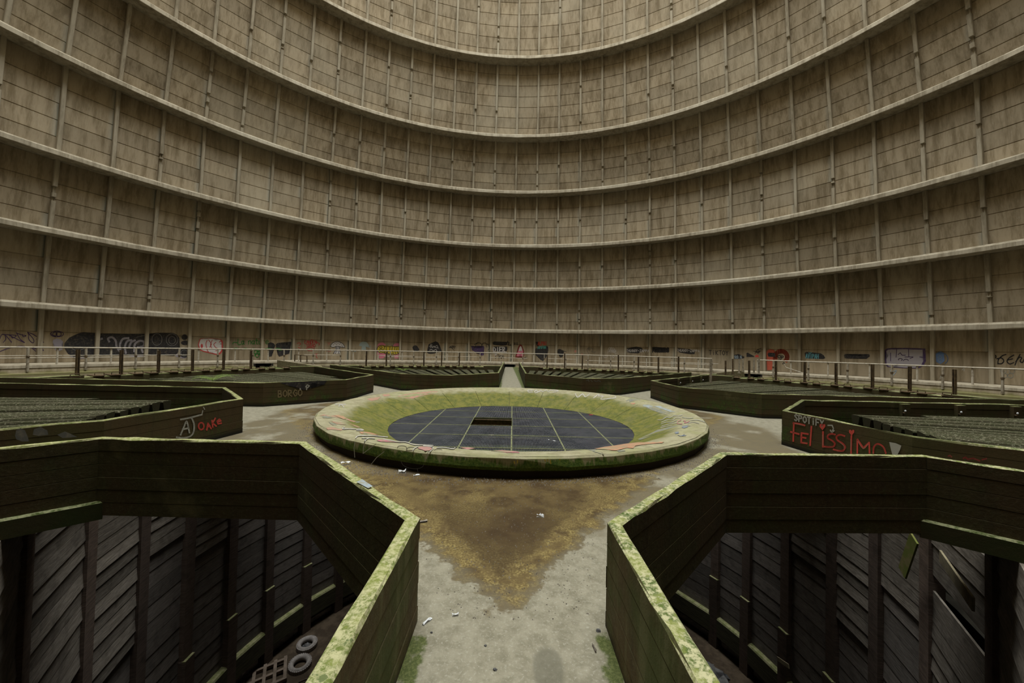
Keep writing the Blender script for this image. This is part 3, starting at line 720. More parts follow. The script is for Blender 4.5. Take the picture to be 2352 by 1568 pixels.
# ------------------------------------------------------------------ the deep round well under the deck
WF = -9.5; RW = 9.20
CA = [-142, -128.3, -113.95, -102.5, -92.2, -82.1, -72.7, -62.6, -53.5, -44]
CB = [44, 53.5, 66.8, 75.2, 85.0, 95.8, 105.3, 116.2, 131.1, 144]
MB().lathe([(.01, WF), (16.0, WF)], 60, CX, 0).build('floor_well', SOIL, kind='structure', label='muddy floor of the deep well under the deck')
MB().lathe([(RW + .32, -9.0), (RW + .32, -.23), (RW + .45, -.23), (RW + .45, -9.0)], 72, CX, 0, True).build('wall_well', DARK, kind='structure', label='dark backing wall of the well')
MB().lathe([(14.8, WF), (14.8, -.6)], 60, CX, 0).build('wall_well_outer', BLACK, kind='structure')
SKIP = {('L', 2, 3): 1, ('R', 7, 1): 1, ('R', 7, 6): 1, ('R', 6, 2): 0}
for side, L, lab in (('L', CA, 'left side of the deep well, grey boards between brown timber columns'), ('R', CB, 'right side of the deep well, grey boards between brown timber columns')):
    wl = empty('wall_left' if side == 'L' else 'wall_right', (CX, 0, 0), kind='structure', label=lab)
    rr = random.Random(11 if side == 'L' else 12)
    for i, a in enumerate(L):
        if abs(a) > 140: continue                        # beside the camera, out of frame
        m = MB(); d = polar(1, R(a)); n = Vector((d.y, -d.x, 0))
        w = .30
        m.bar(d * (RW - .06) + Vector((0, 0, WF)), d * (RW - .06) + Vector((0, 0, -.23)), .32, .24, d); m.build('column', POSTW, wl)
        st = MB(); st.bar(d * (RW - .12) + Vector((0, 0, WF)), d * (RW - .12) + Vector((0, 0, -6.85)), .34, .26, d); st.build('column_foot', POSTW, wl)
        st = MB(); st.box(d * (RW - .20) + Vector((0, 0, -6.84)), (.34, .10, .03), Matrix.Rotation(-R(a), 3, 'Z')); st.build('moss_cap', MOSSY, wl)
    for i in range(len(L) - 1):
        p, q = polar(RW, R(L[i])), polar(RW, R(L[i + 1]))
        d = (q - p).normalized(); n = Vector((d.y, -d.x, 0))
        if n.dot(p) > 0: n = -n                          # towards the middle of the well
        z = -.26; k = 0
        boards_to = -4.0 - .9 * ((i * 7) % 3 - 1) if abs((L[i] + L[i + 1]) / 2) > 84 else -1.2
        wide = abs((L[i] + L[i + 1]) / 2) < 84
        while z > -8.25:
            h = .30 if z > boards_to else .43
            if wide and z > boards_to: h = .30
            zb = max(z - h, -8.30)
            if (side, i, k) not in SKIP:
                m = MB(); tip = rr.uniform(.0, .03) if h < .42 else rr.uniform(.0, .018); g = .012; th = .035; lean = rr.uniform(-.012, .012)
                off = .06 if h < .42 else .0
                v0, v1 = p + d * .05, q - d * .05
                vs = []
                for v, dz in ((v0, lean), (v1, -lean)):
                    for zz, o in ((z - g, off), (z - g, off + th), (zb, off + th + tip), (zb, off + tip)):
                        vs.append(v + n * o + Vector((0, 0, zz + dz)))
                m.add(vs, [(0, 1, 2, 3), (7, 6, 5, 4), (0, 4, 5, 1), (1, 5, 6, 2), (2, 6, 7, 3), (3, 7, 4, 0)])
                m.build('plank' if h < .42 else 'lining_board', PLANK if h < .42 else SHEET, wl)
            z = zb; k += 1
        # mossy ledge beam along the foot, open below
        m = MB(); vs = []
        for v in (p, q):
            for o, zz in ((-.1, -8.30), (.20, -8.31), (.235, -8.36), (.235, -9.0), (-.1, -9.0)): vs.append(v + n * o + Vector((0, 0, zz)))
        m.add(vs, [(k, (k + 1) % 5, 5 + (k + 1) % 5, 5 + k) for k in range(5)] + [(4, 3, 2, 1, 0), (5, 6, 7, 8, 9)]); m.build('ledge_beam', LEDGE, wl)

# things lying in the well
def tyre(px, py, r, label, tilt):
    p = at_z(px, py, WF + .10); o = empty('tyre', (p.x, p.y, WF), label=label, cat='tyre'); o.rotation_euler = (tilt, tilt * .6, 0)
    pr = [(r * cos(t) * .225 + r * .775, .10 + .105 * sin(t)) for t in [2 * PI * k / 12 for k in range(12)]]
    pr = [(a, b) for a, b in pr]
    MB().lathe(pr, 32, closed=True).build('casing', TYRE, o, smooth=True)
    m = MB()
    for k in range(32):
        a = 2 * PI * k / 32; m.box((r * .99 * sin(a), r * .99 * cos(a), .10), (.05, .035, .13), Matrix.Rotation(-a, 3, 'Z'))
    m.build('tread', TYRE, o)
    return o
t1 = tyre(705, 1479, .345, 'dusty car tyre on the well floor, filled with crumpled plastic', .05)
tyre(689, 1524, .36, 'dusty empty car tyre on the well floor beside a broken pallet', .10)
def crumple(name, loc, rad, hgt, mat, seed, sub=3):
    bm = bmesh.new(); bmesh.ops.create_icosphere(bm, subdivisions=sub, radius=1); r_ = random.Random(seed)
    for v in bm.verts:
        k = r_.uniform(.72, 1.12); v.co = Vector((v.co.x * rad * k, v.co.y * rad * k * .8, max(-.05, v.co.z) * hgt * k + hgt * .05))
    me = bpy.data.meshes.new(name); bm.to_mesh(me); bm.free(); me.materials.append(mat)
    return link(name, me, None, loc)
c = at_z(705, 1479, WF + .1); props(crumple('plastic_wad', (c.x, c.y, WF), .17, .12, TARP, 4), 'crumpled dark plastic stuffed inside the upper tyre', 'plastic')
b = at_z(1640, 1552, WF + .2); props(crumple('plastic_sheet', (b.x - .35, b.y, WF), .85, .5, TARP, 9), 'heap of crumpled grey plastic sheeting on the right well floor', 'plastic sheeting')
p = at_z(608, 1552, WF + .12); pal = empty('pallet', (p.x, p.y, WF), label='broken wooden pallet on the left well floor', cat='pallet'); pal.rotation_euler = (R(4), R(-6), R(28))
for k in range(5):
    x = -.62 + .31 * k; MB().box((x, 0, .13), (.10, 1.0 if k not in (1,) else .7, .022)).build('slat', PALLET, pal)
for y in (-.42, 0, .42): MB().box((0, y, .06), (1.35, .09, .10)).build('stringer', PALLET, pal)
def plank_thing(px0, py0, px1, py1, r, wd, mat, label, z_off=.0):
    a, b = at_r(px0, py0, r), at_r(px1, py1, r); o = empty('loose_plank', b, label=label, cat='plank'); d = a - b
    nrm = Vector((-b.x, -b.y, 0)).normalized(); m = MB(); m.bar((0, 0, 0), d, wd, .03, nrm); m.build('board', mat, o); return o
plank_thing(2100, 1235, 2073, 1315, 8.75, .26, MOSSP, 'short mossy green plank hanging against the right well boards')
plank_thing(2160, 1276, 2236, 1388, 8.85, .20, OLDP, 'split pale plank slanting across a gap in the right well boards')
plank_thing(1786, 1512, 1812, 1530, 8.9, .12, OLDP, 'small pale offcut of wood on the right well lining')
pl2 = at_z(684, 1535, WF + .05); m = MB(); m.bar((0, 0, .02), (.9, .5, .02), .04); m.build('fallen_stick', POSTW, None, loc=(pl2.x + .3, pl2.y - .5, WF), label='thin dark stick on the well floor in front of the lower tyre', cat='stick')

# ------------------------------------------------------------------ small things on the deck
def scrap(px, py, sx, sy, mat, label, z=0.0, rot=0.4, cat='litter', hgt=.012):
    p = at_z(px, py, z); r_ = random.Random(int(px)); m = MB(); n = 4; vs = []
    for i in range(n + 1):
        for j in range(3): vs.append(((i / n - .5) * sx, (j / 2 - .5) * sy * r_.uniform(.7, 1.1), hgt * r_.uniform(.35, 1.6) + .002))
    fs = [(i * 3 + j, (i + 1) * 3 + j, (i + 1) * 3 + j + 1, i * 3 + j + 1) for i in range(n) for j in range(2)]
    m.add(vs, fs); bt = len(vs); m.add([(x, y, .001) for x, y, _ in vs], [f[::-1] for f in fs])
    return m.build('paper_scrap', mat, None, loc=(p.x, p.y, z), rotz=rot, label=label, cat=cat)
scrap(981, 1428, .085, .022, PAPER, 'white paper scrap by the foot of the left near parapet', rot=.9)
scrap(1046, 1413, .05, .02, PAPER, 'small white paper scrap on the dry concrete of the near walkway', rot=.2)
scrap(1241, 1187, .09, .03, PAPER, 'curled white scrap on the wet stain in front of the basin', rot=-.2, hgt=.03)
scrap(972, 1198, .10, .06, PEB, 'flat pale crumb of concrete beside the left parapet corner', rot=.3)
scrap(794, 1067, .16, .06, PAPER, 'white rag lying behind the left parapet near the basin', rot=.5, hgt=.04)
scrap(924, 1085, .12, .07, PAPER, 'crumpled white paper at the foot of the basin ring', rot=.2, hgt=.04)
scrap(957, 1092, .10, .035, PAPER, 'narrow white strip at the foot of the basin ring', rot=.7)
scrap(1365, 1490, .012, .07, PEB, 'thin pale stick on the walkway by the right parapet', rot=.1, cat='stick')
def pebble(px, py, s, label, mat=STONE):
    p = at_z(px, py, 0); o = crumple('stone', (p.x, p.y, 0), s, s * .9, mat, int(px), 2); return props(o, label, 'stone')
pebble(1374.5, 1449, .020, 'black stone at the foot of the right near parapet')
pebble(1115, 1483, .011, 'tiny dark stone on the middle of the near walkway')
pebble(991, 1453, .010, 'tiny dark stone near the white scrap on the walkway')
pebble(1137, 1538, .015, 'dark crumb at the near end of the walkway')
# gravel along the foot of the ring: nobody could count it
mb = MB(); r_ = random.Random(21)
for k in range(2600):
    az = R(r_.uniform(95, 265)); rr_ = 5.22 + min(.75, abs(r_.gauss(0, .16)) + (.25 * r_.random() if R(190) < az < R(235) else 0)); s = r_.uniform(.006, .017)
    p = polar(rr_, az, s * .3, CX); q = Matrix.Rotation(r_.uniform(0, 6), 3, 'Z')
    mb.add([p + q @ Vector(v) * s for v in ((1, 0, -.4), (-.6, .8, -.4), (-.6, -.8, -.4), (.1, .1, .7))], [(0, 2, 1), (0, 1, 3), (1, 2, 3), (2, 0, 3)])
for k in range(900):
    a_, b_ = r_.gauss(.1, .55), r_.uniform(-8.3, -5.3)
    if abs(a_ - .1) > .62 + max(0, b_ + 8.0) * .6: continue
    s = r_.uniform(.004, .010); p = Vector((a_, b_, s * .3)); q = Matrix.Rotation(r_.uniform(0, 6), 3, 'Z')
    mb.add([p + q @ Vector(v) * s for v in ((1, 0, -.4), (-.6, .8, -.4), (-.6, -.8, -.4), (.1, .1, .7))], [(0, 2, 1), (0, 1, 3), (1, 2, 3), (2, 0, 3)])
mb.build('gravel', PEB, None, fix=False, kind='stuff', label='loose gravel along the foot of the basin ring', cat='gravel')

def on_grate(px, py, sx, sy, mat, label, rot): return scrap(px, py, sx, sy, mat, label, z=-.188, rot=rot)
on_grate(1357, 953, .16, .07, paint_red, 'small red scrap lying on the back right of the grating', .4)
on_grate(1268, 1012, .22, .025, PAPER, 'thin white stick lying on the grating near the front', -.7)
# pilasters with white bulb holders on two pit walls
def pilasters(code, i, pts, w, label):
    a, b = faces_pre[code][i], faces_pre[code][i + 1]; d2 = (b - a).normalized(); n2 = norm2(d2); off = para[code].location
    for px, py in pts:
        d = ray(px, py); n3 = Vector((n2.x, n2.y, 0)); p0 = Vector((a.x, a.y, 0)) + n3 * (PT + .05); t = (p0 - CAM).dot(n3) / d.dot(n3); p = CAM + d * t - off; dd = Vector((d2.x, d2.y, 0))
        m = MB(); m.bar(Vector((p.x, p.y, -.2)), Vector((p.x, p.y, .74)), w, .10, n3); o = m.build('pilaster', PARA, para[code])
        k = MB(); c = Vector((p.x, p.y, .50)) + n3 * .11 + dd * w * .4; k.tube([c - n3 * .08, c, c + Vector((0, 0, .05))], .014, 5); k.build('bracket', RUST, para[code])
        k = MB(); k.lathe([(.001, -.03), (.022, -.015), (.022, .015), (.001, .03)], 8, c.x, c.y); k.v = [(x, y, z + .56) for x, y, z in k.v]; k.build('bulb_holder', PAPER, para[code], label='small white bulb holder on a bracket')
pilasters('R', 0, [(2078, 940), (2205, 946), (2333, 955)], .24, '')
pilasters('BR', 0, [(1559, 866), (1587, 862), (1611, 860)], .12, '')
# ferns growing in the fill
def fern(p, n, ln, label, seed):
    root = empty('fern', p, label=label, cat='fern'); r_ = random.Random(seed)
    for k in range(n):
        a = 2 * PI * k / n + r_.uniform(-.3, .3); d = Vector((cos(a), sin(a), 0)); s = Vector((-d.y, d.x, 0)); L = ln * r_.uniform(.7, 1.15); m = MB(); pts = []
        for i in range(11):
            t = i / 10; pts.append(d * L * t + Vector((0, 0, L * (.75 * t - .62 * t * t))))
        m.tube(pts, .006, 4)
        for i in range(1, 10):
            w = L * .30 * sin(PI * min(1, i / 10 + .12)) + .02; p_ = pts[i]
            for sg in (-1, 1):
                e = p_ + s * sg * w + d * .05 * L; m.add([p_, p_ + d * .055 * L, e, ], [(0, 1, 2)]); 
        m.build('frond', FERN, root, fix=False)
    return root
f0 = at_z(488, 874, .52); fern(f0, 9, .85, 'pale green fern growing between the fill slabs of the rear left pit', 5)
f1 = at_z(927, 851, .52); fern(f1, 7, .55, 'small light green fern at the parapet corner of the far left pit', 6)

# ------------------------------------------------------------------ graffiti (thin coats of paint lying on the surfaces they were sprayed on)
CROP = {'A': (0, 740, 5.2267), 'B': (430, 740, 5.2267), 'C': (850, 740, 5.2267), 'D': (1180, 740, 5.2267), 'E': (1600, 740, 5.2267), 'F': (1950, 740, 5.851),
        'r1': (0, 720, 3.92), 'r2': (500, 720, 3.92), 'r3': (1000, 720, 3.92), 'r4': (1400, 720, 3.92), 'r5': (1752, 720, 3.92), 'b1': (700, 940, 6.72), 'b2': (1350, 900, 7.84), 'p': (0, 0, 1)}
def cpx(cr, p): x, y, s = CROP[cr]; return (x + p[0] / s, y + p[1] / s)
FONT = {'A': [[(0, 0), (.5, 1), (1, 0)], [(.2, .4), (.8, .4)]], 'B': [[(0, 0), (0, 1), (.7, .95), (.75, .6), (0, .52), (.85, .4), (.8, .05), (0, 0)]], 'C': [[(1, .85), (.5, 1), (0, .5), (.5, 0), (1, .15)]],
        'D': [[(0, 0), (0, 1), (.7, .85), (1, .5), (.7, .1), (0, 0)]], 'E': [[(1, 1), (0, 1), (0, 0), (1, 0)], [(0, .5), (.8, .5)]], 'F': [[(1, 1), (0, 1), (0, 0)], [(0, .5), (.8, .5)]], 'G': [[(1, .8), (.5, 1), (0, .5), (.5, 0), (1, .2), (1, .5), (.6, .5)]],
        'H': [[(0, 0), (0, 1)], [(1, 0), (1, 1)], [(0, .5), (1, .5)]], 'I': [[(.5, 0), (.5, 1)]], 'i': [[(.5, 0), (.5, .65)], [(.5, .85), (.5, .95)]], 'K': [[(0, 0), (0, 1)], [(1, 1), (0, .45), (1, 0)]], 'L': [[(0, 1), (0, 0), (1, 0)]],
        'M': [[(0, 0), (.1, 1), (.5, .4), (.9, 1), (1, 0)]], 'N': [[(0, 0), (0, 1), (1, 0), (1, 1)]], 'O': [[(.5, 1), (0, .7), (0, .3), (.5, 0), (1, .3), (1, .7), (.5, 1)]], 'P': [[(0, 0), (0, 1), (.8, .9), (.8, .55), (0, .45)]],
        'R': [[(0, 0), (0, 1), (.8, .9), (.8, .55), (0, .45), (1, 0)]], 'S': [[(1, .85), (.5, 1), (.05, .75), (.9, .3), (.5, 0), (0, .15)]], 'T': [[(0, 1), (1, 1)], [(.5, 1), (.5, 0)]], 'U': [[(0, 1), (.05, .2), (.5, 0), (.95, .2), (1, 1)]],
        'V': [[(0, 1), (.5, 0), (1, 1)]], 'Y': [[(0, 1), (.5, .5), (1, 1)], [(.5, .5), (.5, 0)]], 'Z': [[(0, 1), (1, 1), (0, 0), (1, 0)]], '-': [[(.1, .5), (.9, .5)]], '.': [[(.4, .02), (.55, .02)]], 'e': [[(0, .35), (.8, .35), (.7, .6), (.3, .65), (0, .3), (.3, 0), (.85, .1)]],
        'a': [[(.8, .55), (.3, .6), (0, .3), (.3, 0), (.8, .3), (.8, .6), (.8, .1), (1, 0)]], 'n': [[(0, 0), (0, .6)], [(0, .4), (.4, .62), (.8, .5), (.8, 0)]], 't': [[(.4, 1), (.4, .1), (.8, 0)], [(.1, .65), (.8, .65)]], 'u': [[(0, .6), (.05, .1), (.5, 0), (.8, .2), (.8, .6), (.85, 0)]],
        'r': [[(0, 0), (0, .6)], [(0, .4), (.4, .62), (.7, .55)]], 'l': [[(.3, .9), (.1, 1), (.2, .2), (.0, .05), (.3, .1), (1, 0)]], ' ': []}
def text(s, u0, v0, u1, v1, h, fill=.72):
    n = len(s); o = []
    for i, ch in enumerate(s):
        for st in FONT.get(ch, []):
            o.append([(u0 + (u1 - u0) * (i + fill * x) / n, v0 + (v1 - v0) * (i + fill * x) / n - h * y) for x, y in st])
    return o
def curve(pts, n=4):                                   # smooth a hand-drawn line
    if len(pts) < 3: return pts
    o = []; P = [pts[0]] + list(pts) + [pts[-1]]
    for i in range(1, len(P) - 2):
        p0, p1, p2, p3 = P[i - 1:i + 3]
        for k in range(n):
            t = k / n; o.append(tuple(.5 * (2 * b + (c - a) * t + (2 * a - 5 * b + 4 * c - d) * t * t + (3 * b - a - 3 * c + d) * t ** 3) for a, b, c, d in zip(p0, p1, p2, p3)))
    return o + [pts[-1]]
def oval(u, v, a, b, n=16, s=0, e=360): return [(u + a * cos(R(s + (e - s) * k / n)), v + b * sin(R(s + (e - s) * k / n))) for k in range(n + 1)]
def ribbon(pts, wd):                                   # flat stroke as a list of quads in crop units
    q = []
    for (x0, y0), (x1, y1) in zip(pts, pts[1:]):
        dx, dy = x1 - x0, y1 - y0; L = math.hypot(dx, dy)
        if L < 1e-6: continue
        ux, uy = dx / L * wd / 2, dy / L * wd / 2; nx, ny = -uy, ux
        q.append([(x0 - ux * .6 + nx, y0 - uy * .6 + ny), (x1 + ux * .6 + nx, y1 + uy * .6 + ny), (x1 + ux * .6 - nx, y1 + uy * .6 - ny), (x0 - ux * .6 - nx, y0 - uy * .6 - ny)])
    return q
class WallSurf:                                        # flat panels of the lowest tier
    def hit(s, px, py, lay):
        d = ray(px, py)
        def f(t):
            p = CAM + d * t; az = math.atan2(p.x, p.y); j = math.floor((az - PH) / DEL); c = PH + (j + .5) * DEL
            return math.hypot(p.x, p.y) * cos(az - c) - wall_d(p.z)
        a, b = 1.0, 90.0
        for _ in range(50):
            m_ = (a + b) / 2
            if f(m_) < 0: a = m_
            else: b = m_
        return CAM + d * (a - .006 * lay - .004)
    def split(s, poly):                                # cut a pixel polygon at the ribs so that each piece lies on one panel
        azs = [math.atan2(*(s.hit(x, y, 1).xy)) for x, y in poly]
        lo = math.floor((min(azs) - PH) / DEL); hi = math.floor((max(azs) - PH) / DEL); o = []
        for j in range(lo, hi + 1):
            pts = list(zip(poly, azs))
            for sg, lim in ((1, PH + j * DEL + .0008), (-1, PH + (j + 1) * DEL - .0008)):
                q = []
                for k in range(len(pts)):
                    (p, a), (p2, a2) = pts[k], pts[(k + 1) % len(pts)]; i1, i2 = sg * (a - lim) >= 0, sg * (a2 - lim) >= 0
                    if i1: q.append((p, a))
                    if i1 != i2: t = (lim - a) / (a2 - a); q.append(((p[0] + (p2[0] - p[0]) * t, p[1] + (p2[1] - p[1]) * t), lim))
                pts = q
                if not pts: break
            if len(pts) >= 3: o.append([p for p, _ in pts])
        return o
class PlaneSurf:
    def __init__(s, a, b):                             # vertical face through two plan points
        s.p = Vector((a.x, a.y, 0)); d = (b - a).normalized(); s.n = Vector((d.y, -d.x, 0))
    def hit(s, px, py, lay):
        d = ray(px, py); t = (s.p - CAM).dot(s.n) / d.dot(s.n); p = CAM + d * t
        return p + s.n * (.006 + .004 * lay) * (1 if s.n.dot(CAM - p) > 0 else -1)
    def split(s, poly): return [poly]
class BowlSurf:
    def hit(s, px, py, lay):
        d = ray(px, py); t0 = (.6 - CAM.z) / d.z; t1 = (-.3 - CAM.z) / d.z
        def f(t): p = CAM + d * t; return p.z - bowl_z(math.hypot(p.x - CX, p.y)) - .004 - .004 * lay
        n = 60; prev = t0
        for k in range(1, n + 1):
            t = t0 + (t1 - t0) * k / n; p = CAM + d * t
            if f(t) < 0 and math.hypot(p.x - CX, p.y) < 5.24:
                a, b = prev, t
                for _ in range(25):
                    m_ = (a + b) / 2
                    if f(m_) < 0: b = m_
                    else: a = m_
                return CAM + d * a
            prev = t
        return None
    def split(s, poly): return [poly]
class TopSurf:                                         # flat top of a parapet
    def hit(s, px, py, lay): return at_z(px, py, PTOP + .012)
    def split(s, p): return [p]
class RingFace:                                        # outer face of the basin ring
    def hit(s, px, py, lay):
        d = ray(px, py); c = CAM - Vector((CX, 0, 0)); r = 5.29 + .004 * lay
        a = d.x ** 2 + d.y ** 2; b = 2 * (c.x * d.x + c.y * d.y); k = c.x ** 2 + c.y ** 2 - r * r; D = b * b - 4 * a * k
        return CAM + d * ((-b - math.sqrt(D)) / (2 * a)) if D > 0 else None
    def split(s, poly): return [poly]
def faded(c):
    if 'worn_' + c not in PAINTS:
        m = Mat('worn_paint_' + c, .8); n = m.noise(m.pos, 11, 5, .75); n2 = m.noise(m.pos, 3, 3)
        f = m.math('MAXIMUM', m.ramp(n, .40, .58), m.math('MULTIPLY', m.ramp(n2, .45, .65), .6))
        m.color(m.mix(m.math('MULTIPLY_ADD', f, .62, .15), PC[c], (.27, .25, .155))); PAINTS['worn_' + c] = m.m
    return PAINTS['worn_' + c]
def paint(surf, parent, cr, color, polys=(), strokes=(), wd=8, lay=1, label=None, dens=None):
    if len(polys) + (1 if strokes else 0) > 1:
        for p in polys: paint(surf, parent, cr, color, [p], (), wd, lay, label, dens)
        if strokes: paint(surf, parent, cr, color, (), strokes, wd, lay, label, dens)
        return
    bm = bmesh.new(); off = parent.matrix_world.translation if False else parent.location
    todo = []
    for p in polys:
        p = [cpx(cr, q) for q in p]
        if dens:                                       # longer edges follow a curved surface more closely
            q = []
            for k in range(len(p)):
                a, b = p[k], p[(k + 1) % len(p)]; n = max(1, int(math.hypot(b[0] - a[0], b[1] - a[1]) / dens))
                q += [(a[0] + (b[0] - a[0]) * i / n, a[1] + (b[1] - a[1]) * i / n) for i in range(n)]
            p = q
        todo += surf.split(p)
    for st in strokes:
        st = [cpx(cr, q) for q in st]
        for q in ribbon(st, wd / CROP[cr][2]): todo += surf.split(q)
    for p in todo:
        vs = [surf.hit(x, y, lay) for x, y in p]
        if any(v is None for v in vs): continue
        try: bm.faces.new([bm.verts.new(v - off) for v in vs])
        except ValueError: pass
    bmesh.ops.triangulate(bm, faces=bm.faces[:], ngon_method='EAR_CLIP')
    if not bm.faces: bm.free(); return
    if len(bm.faces) < 1: return
    me = bpy.data.meshes.new('graffiti'); bm.to_mesh(me); bm.free(); me.materials.append(faded(color) if isinstance(surf, (BowlSurf, TopSurf)) else PM(color))
    return link('graffiti', me, parent, label=label)
WS = WallSurf(); T0 = tiers[0]
def W(cr, color, polys=(), strokes=(), wd=8, lay=1, label=None, smooth=True):
    return paint(WS, T0, cr, color, polys, [curve(s) if smooth else s for s in strokes], wd, lay, label)
def shrink(poly, k, dx=0, dy=0):
    cx = sum(p[0] for p in poly) / len(poly); cy = sum(p[1] for p in poly) / len(poly); return [(cx + (x - cx) * k + dx, cy + (y - cy) * k + dy) for x, y in poly]
# far left of the wall
W('A', 'purple', [], [[(0, 195), (25, 145), (70, 160), (140, 240)], [(30, 145), (110, 150), (195, 160), (150, 188), (130, 155)], [(195, 120), (240, 200), (290, 242), (100, 150)], [(200, 130), (260, 150), (312, 160), (280, 172), (268, 145)],
                      [(330, 118), (345, 150), (345, 200), (380, 240), (405, 240), (400, 200), (340, 130)], [(335, 120), (400, 145), (440, 170), (510, 185), (440, 208), (462, 172)], [(0, 350), (100, 312), (230, 288), (300, 290)], [(370, 300), (410, 330), (440, 355)],
                      [(390, 310), (480, 322), (522, 338), (490, 290)], [(60, 160), (70, 200), (40, 240)], [(470, 240), (500, 228), (525, 240)]], 9, 1, 'purple spray tag of looping lines')
W('A', 'purple', [], [oval(685, 140, 78, 34), oval(660, 140, 26, 22), oval(705, 142, 30, 24), [(610, 130), (640, 165), (700, 172)], [(650, 108), (690, 104), (730, 112)]], 8)
W('A', 'palepurple', [[(632, 240), (640, 210), (680, 195), (730, 205), (760, 235), (740, 260), (750, 330), (690, 350), (660, 330), (665, 270)]], [], lay=1)
BL_ = [(775, 250), (790, 232), (830, 185), (880, 160), (935, 135), (1000, 118), (1080, 124), (1150, 128), (1200, 148), (1250, 150), (1300, 138), (1420, 140), (1500, 138), (1570, 152), (1640, 140), (1720, 138), (1785, 142), (1820, 165), (1850, 135), (1880, 125), (1925, 132),
       (1960, 160), (1975, 150), (2010, 130), (2080, 128), (2125, 150), (2155, 190), (2155, 240), (2140, 285), (2160, 330), (2130, 370), (2090, 405), (2040, 395), (1990, 385), (1900, 352), (1830, 360), (1750, 382), (1640, 396), (1560, 390), (1480, 380), (1400, 402), (1300, 396),
       (1200, 390), (1080, 402), (1020, 412), (950, 422), (880, 412), (840, 390), (815, 375), (790, 330), (770, 300)]
W('A', 'palepurple', [[(830, 400), (930, 395), (1080, 385), (1080, 405), (1020, 435), (940, 440), (870, 425)], [(1480, 385), (1700, 370), (1800, 360), (1740, 405), (1600, 415)], [(2080, 380), (2290, 370), (2270, 415), (2200, 435), (2120, 415)]], [], lay=1)
W('A', 'black', [BL_, oval(2215, 178, 36, 34)[:-1], oval(2222, 246, 50, 28)[:-1], oval(2212, 368, 58, 56)[:-1]], [], lay=2, label='wide black sprayed cloud with grey letters')
W('A', 'grey', [], [oval(1885, 205, 60, 70, 14), oval(2065, 210, 70, 72, 14), oval(2065, 215, 40, 44, 12), oval(2212, 368, 40, 36, 12), [(840, 300), (930, 340), (1040, 300)], [(1640, 180), (1730, 160), (1780, 200)]], 5, 3)
W('A', 'lilac', [], [[(1312, 232), (1298, 195), (1345, 180), (1388, 220), (1400, 290), (1440, 350), (1460, 350)], [(1545, 190), (1475, 200), (1440, 270), (1450, 345)], [(1580, 215), (1530, 225), (1500, 290), (1510, 370)], [(1622, 215), (1575, 240), (1550, 300)], [(1612, 350), (1620, 262), (1680, 222), (1730, 240), (1715, 290), (1650, 300)], [(1690, 290), (1715, 360)], [(1175, 208), (1200, 205), (1225, 195)]], 24, 3)
ON = [(128, 270), (138, 232), (150, 200), (185, 192), (230, 200), (268, 190), (300, 190), (330, 205), (352, 222), (375, 210), (405, 205), (428, 225), (425, 245), (405, 262), (428, 285), (432, 330), (410, 370), (375, 392), (340, 388), (290, 365), (245, 362), (190, 352), (145, 330)]
W('B', 'red', [ON], [], lay=1, label='red and white bubble lettering')
W('B', 'white', [shrink(ON, .90, -5, -3)], [], lay=2)
W('B', 'red', [oval(175, 283, 14, 26)[:-1]], [[(240, 215), (225, 260), (240, 330), (255, 355)], [(255, 210), (290, 260), (270, 300)], [(300, 215), (280, 270), (300, 320)], [(345, 240), (320, 265), (340, 300), (375, 320), (340, 345)], [(385, 240), (400, 225), (415, 235)]], 8, 3)
W('B', 'green', [], text('La nature', 610, 265, 985, 258, 66, .85) + [[(545, 262), (560, 240), (600, 245)], [(548, 318), (590, 308), (640, 325), (700, 312), (760, 328), (800, 312)], [(930, 318), (990, 312), (1040, 325), (1090, 310), (1140, 330), (1100, 335)], oval(825, 358, 22, 22, 10), oval(868, 362, 22, 20, 10), oval(840, 398, 18, 22, 10), [(806, 405), (850, 340), (880, 420)]], 8, 3, 'green handwriting reading La nature')
W('B', 'black', [[(970, 252), (1000, 240), (1035, 250), (1058, 272), (1040, 300), (1018, 315), (1020, 370), (1015, 408), (985, 412), (968, 400)], [(1065, 262), (1085, 248), (1140, 250), (1180, 262), (1190, 282), (1205, 280), (1205, 250), (1220, 238), (1250, 232), (1248, 262), (1228, 300), (1225, 375), (1190, 385), (1150, 398), (1105, 412), (1088, 392), (1092, 330), (1068, 300)]], [], lay=2, label='two black paint blocks over green writing')
W('B', 'red', [], text('CANDEN', 1408, 258, 1560, 258, 40) + text('SODAO', 1432, 298, 1545, 298, 34) + [oval(1480, 322, 50, 20, 12), [(1550, 235), (1585, 255), (1580, 275)], [(1480, 225), (1495, 205), (1510, 222)], [(1535, 385), (1560, 380), (1548, 410), (1565, 430)], [(1320, 255), (1345, 245), (1360, 260), (1340, 280)], [(1330, 300), (1360, 310)]], 7, 1, 'red handwritten words')
W('B', 'salmon', [], [[(1680, 245), (1700, 250), (1720, 240), (1690, 275)], [(1670, 340), (1700, 350), (1725, 345)]], 8)
MUSH = [(1722, 292), (1732, 262), (1760, 240), (1795, 230), (1830, 236), (1865, 255), (1888, 285), (1888, 302), (1850, 296), (1800, 288), (1755, 300)]
W('B', 'white', [MUSH, [(1788, 290), (1832, 290), (1826, 330), (1842, 376), (1752, 376), (1786, 330)]], [], lay=1, label='white mushroom with a black outline')
W('B', 'black', [], [MUSH + [MUSH[0]], [(1788, 292), (1786, 330), (1752, 378)], [(1832, 292), (1826, 330), (1842, 378)], [(1800, 300), (1795, 340), (1775, 376)], [(1815, 300), (1812, 340), (1822, 376)]] + [[(u, v), (u + 6, v + 2)] for u, v in ((1750, 270), (1770, 255), (1790, 268), (1808, 250), (1825, 266), (1848, 272), (1862, 285), (1785, 245), (1835, 250))], 6, 2)
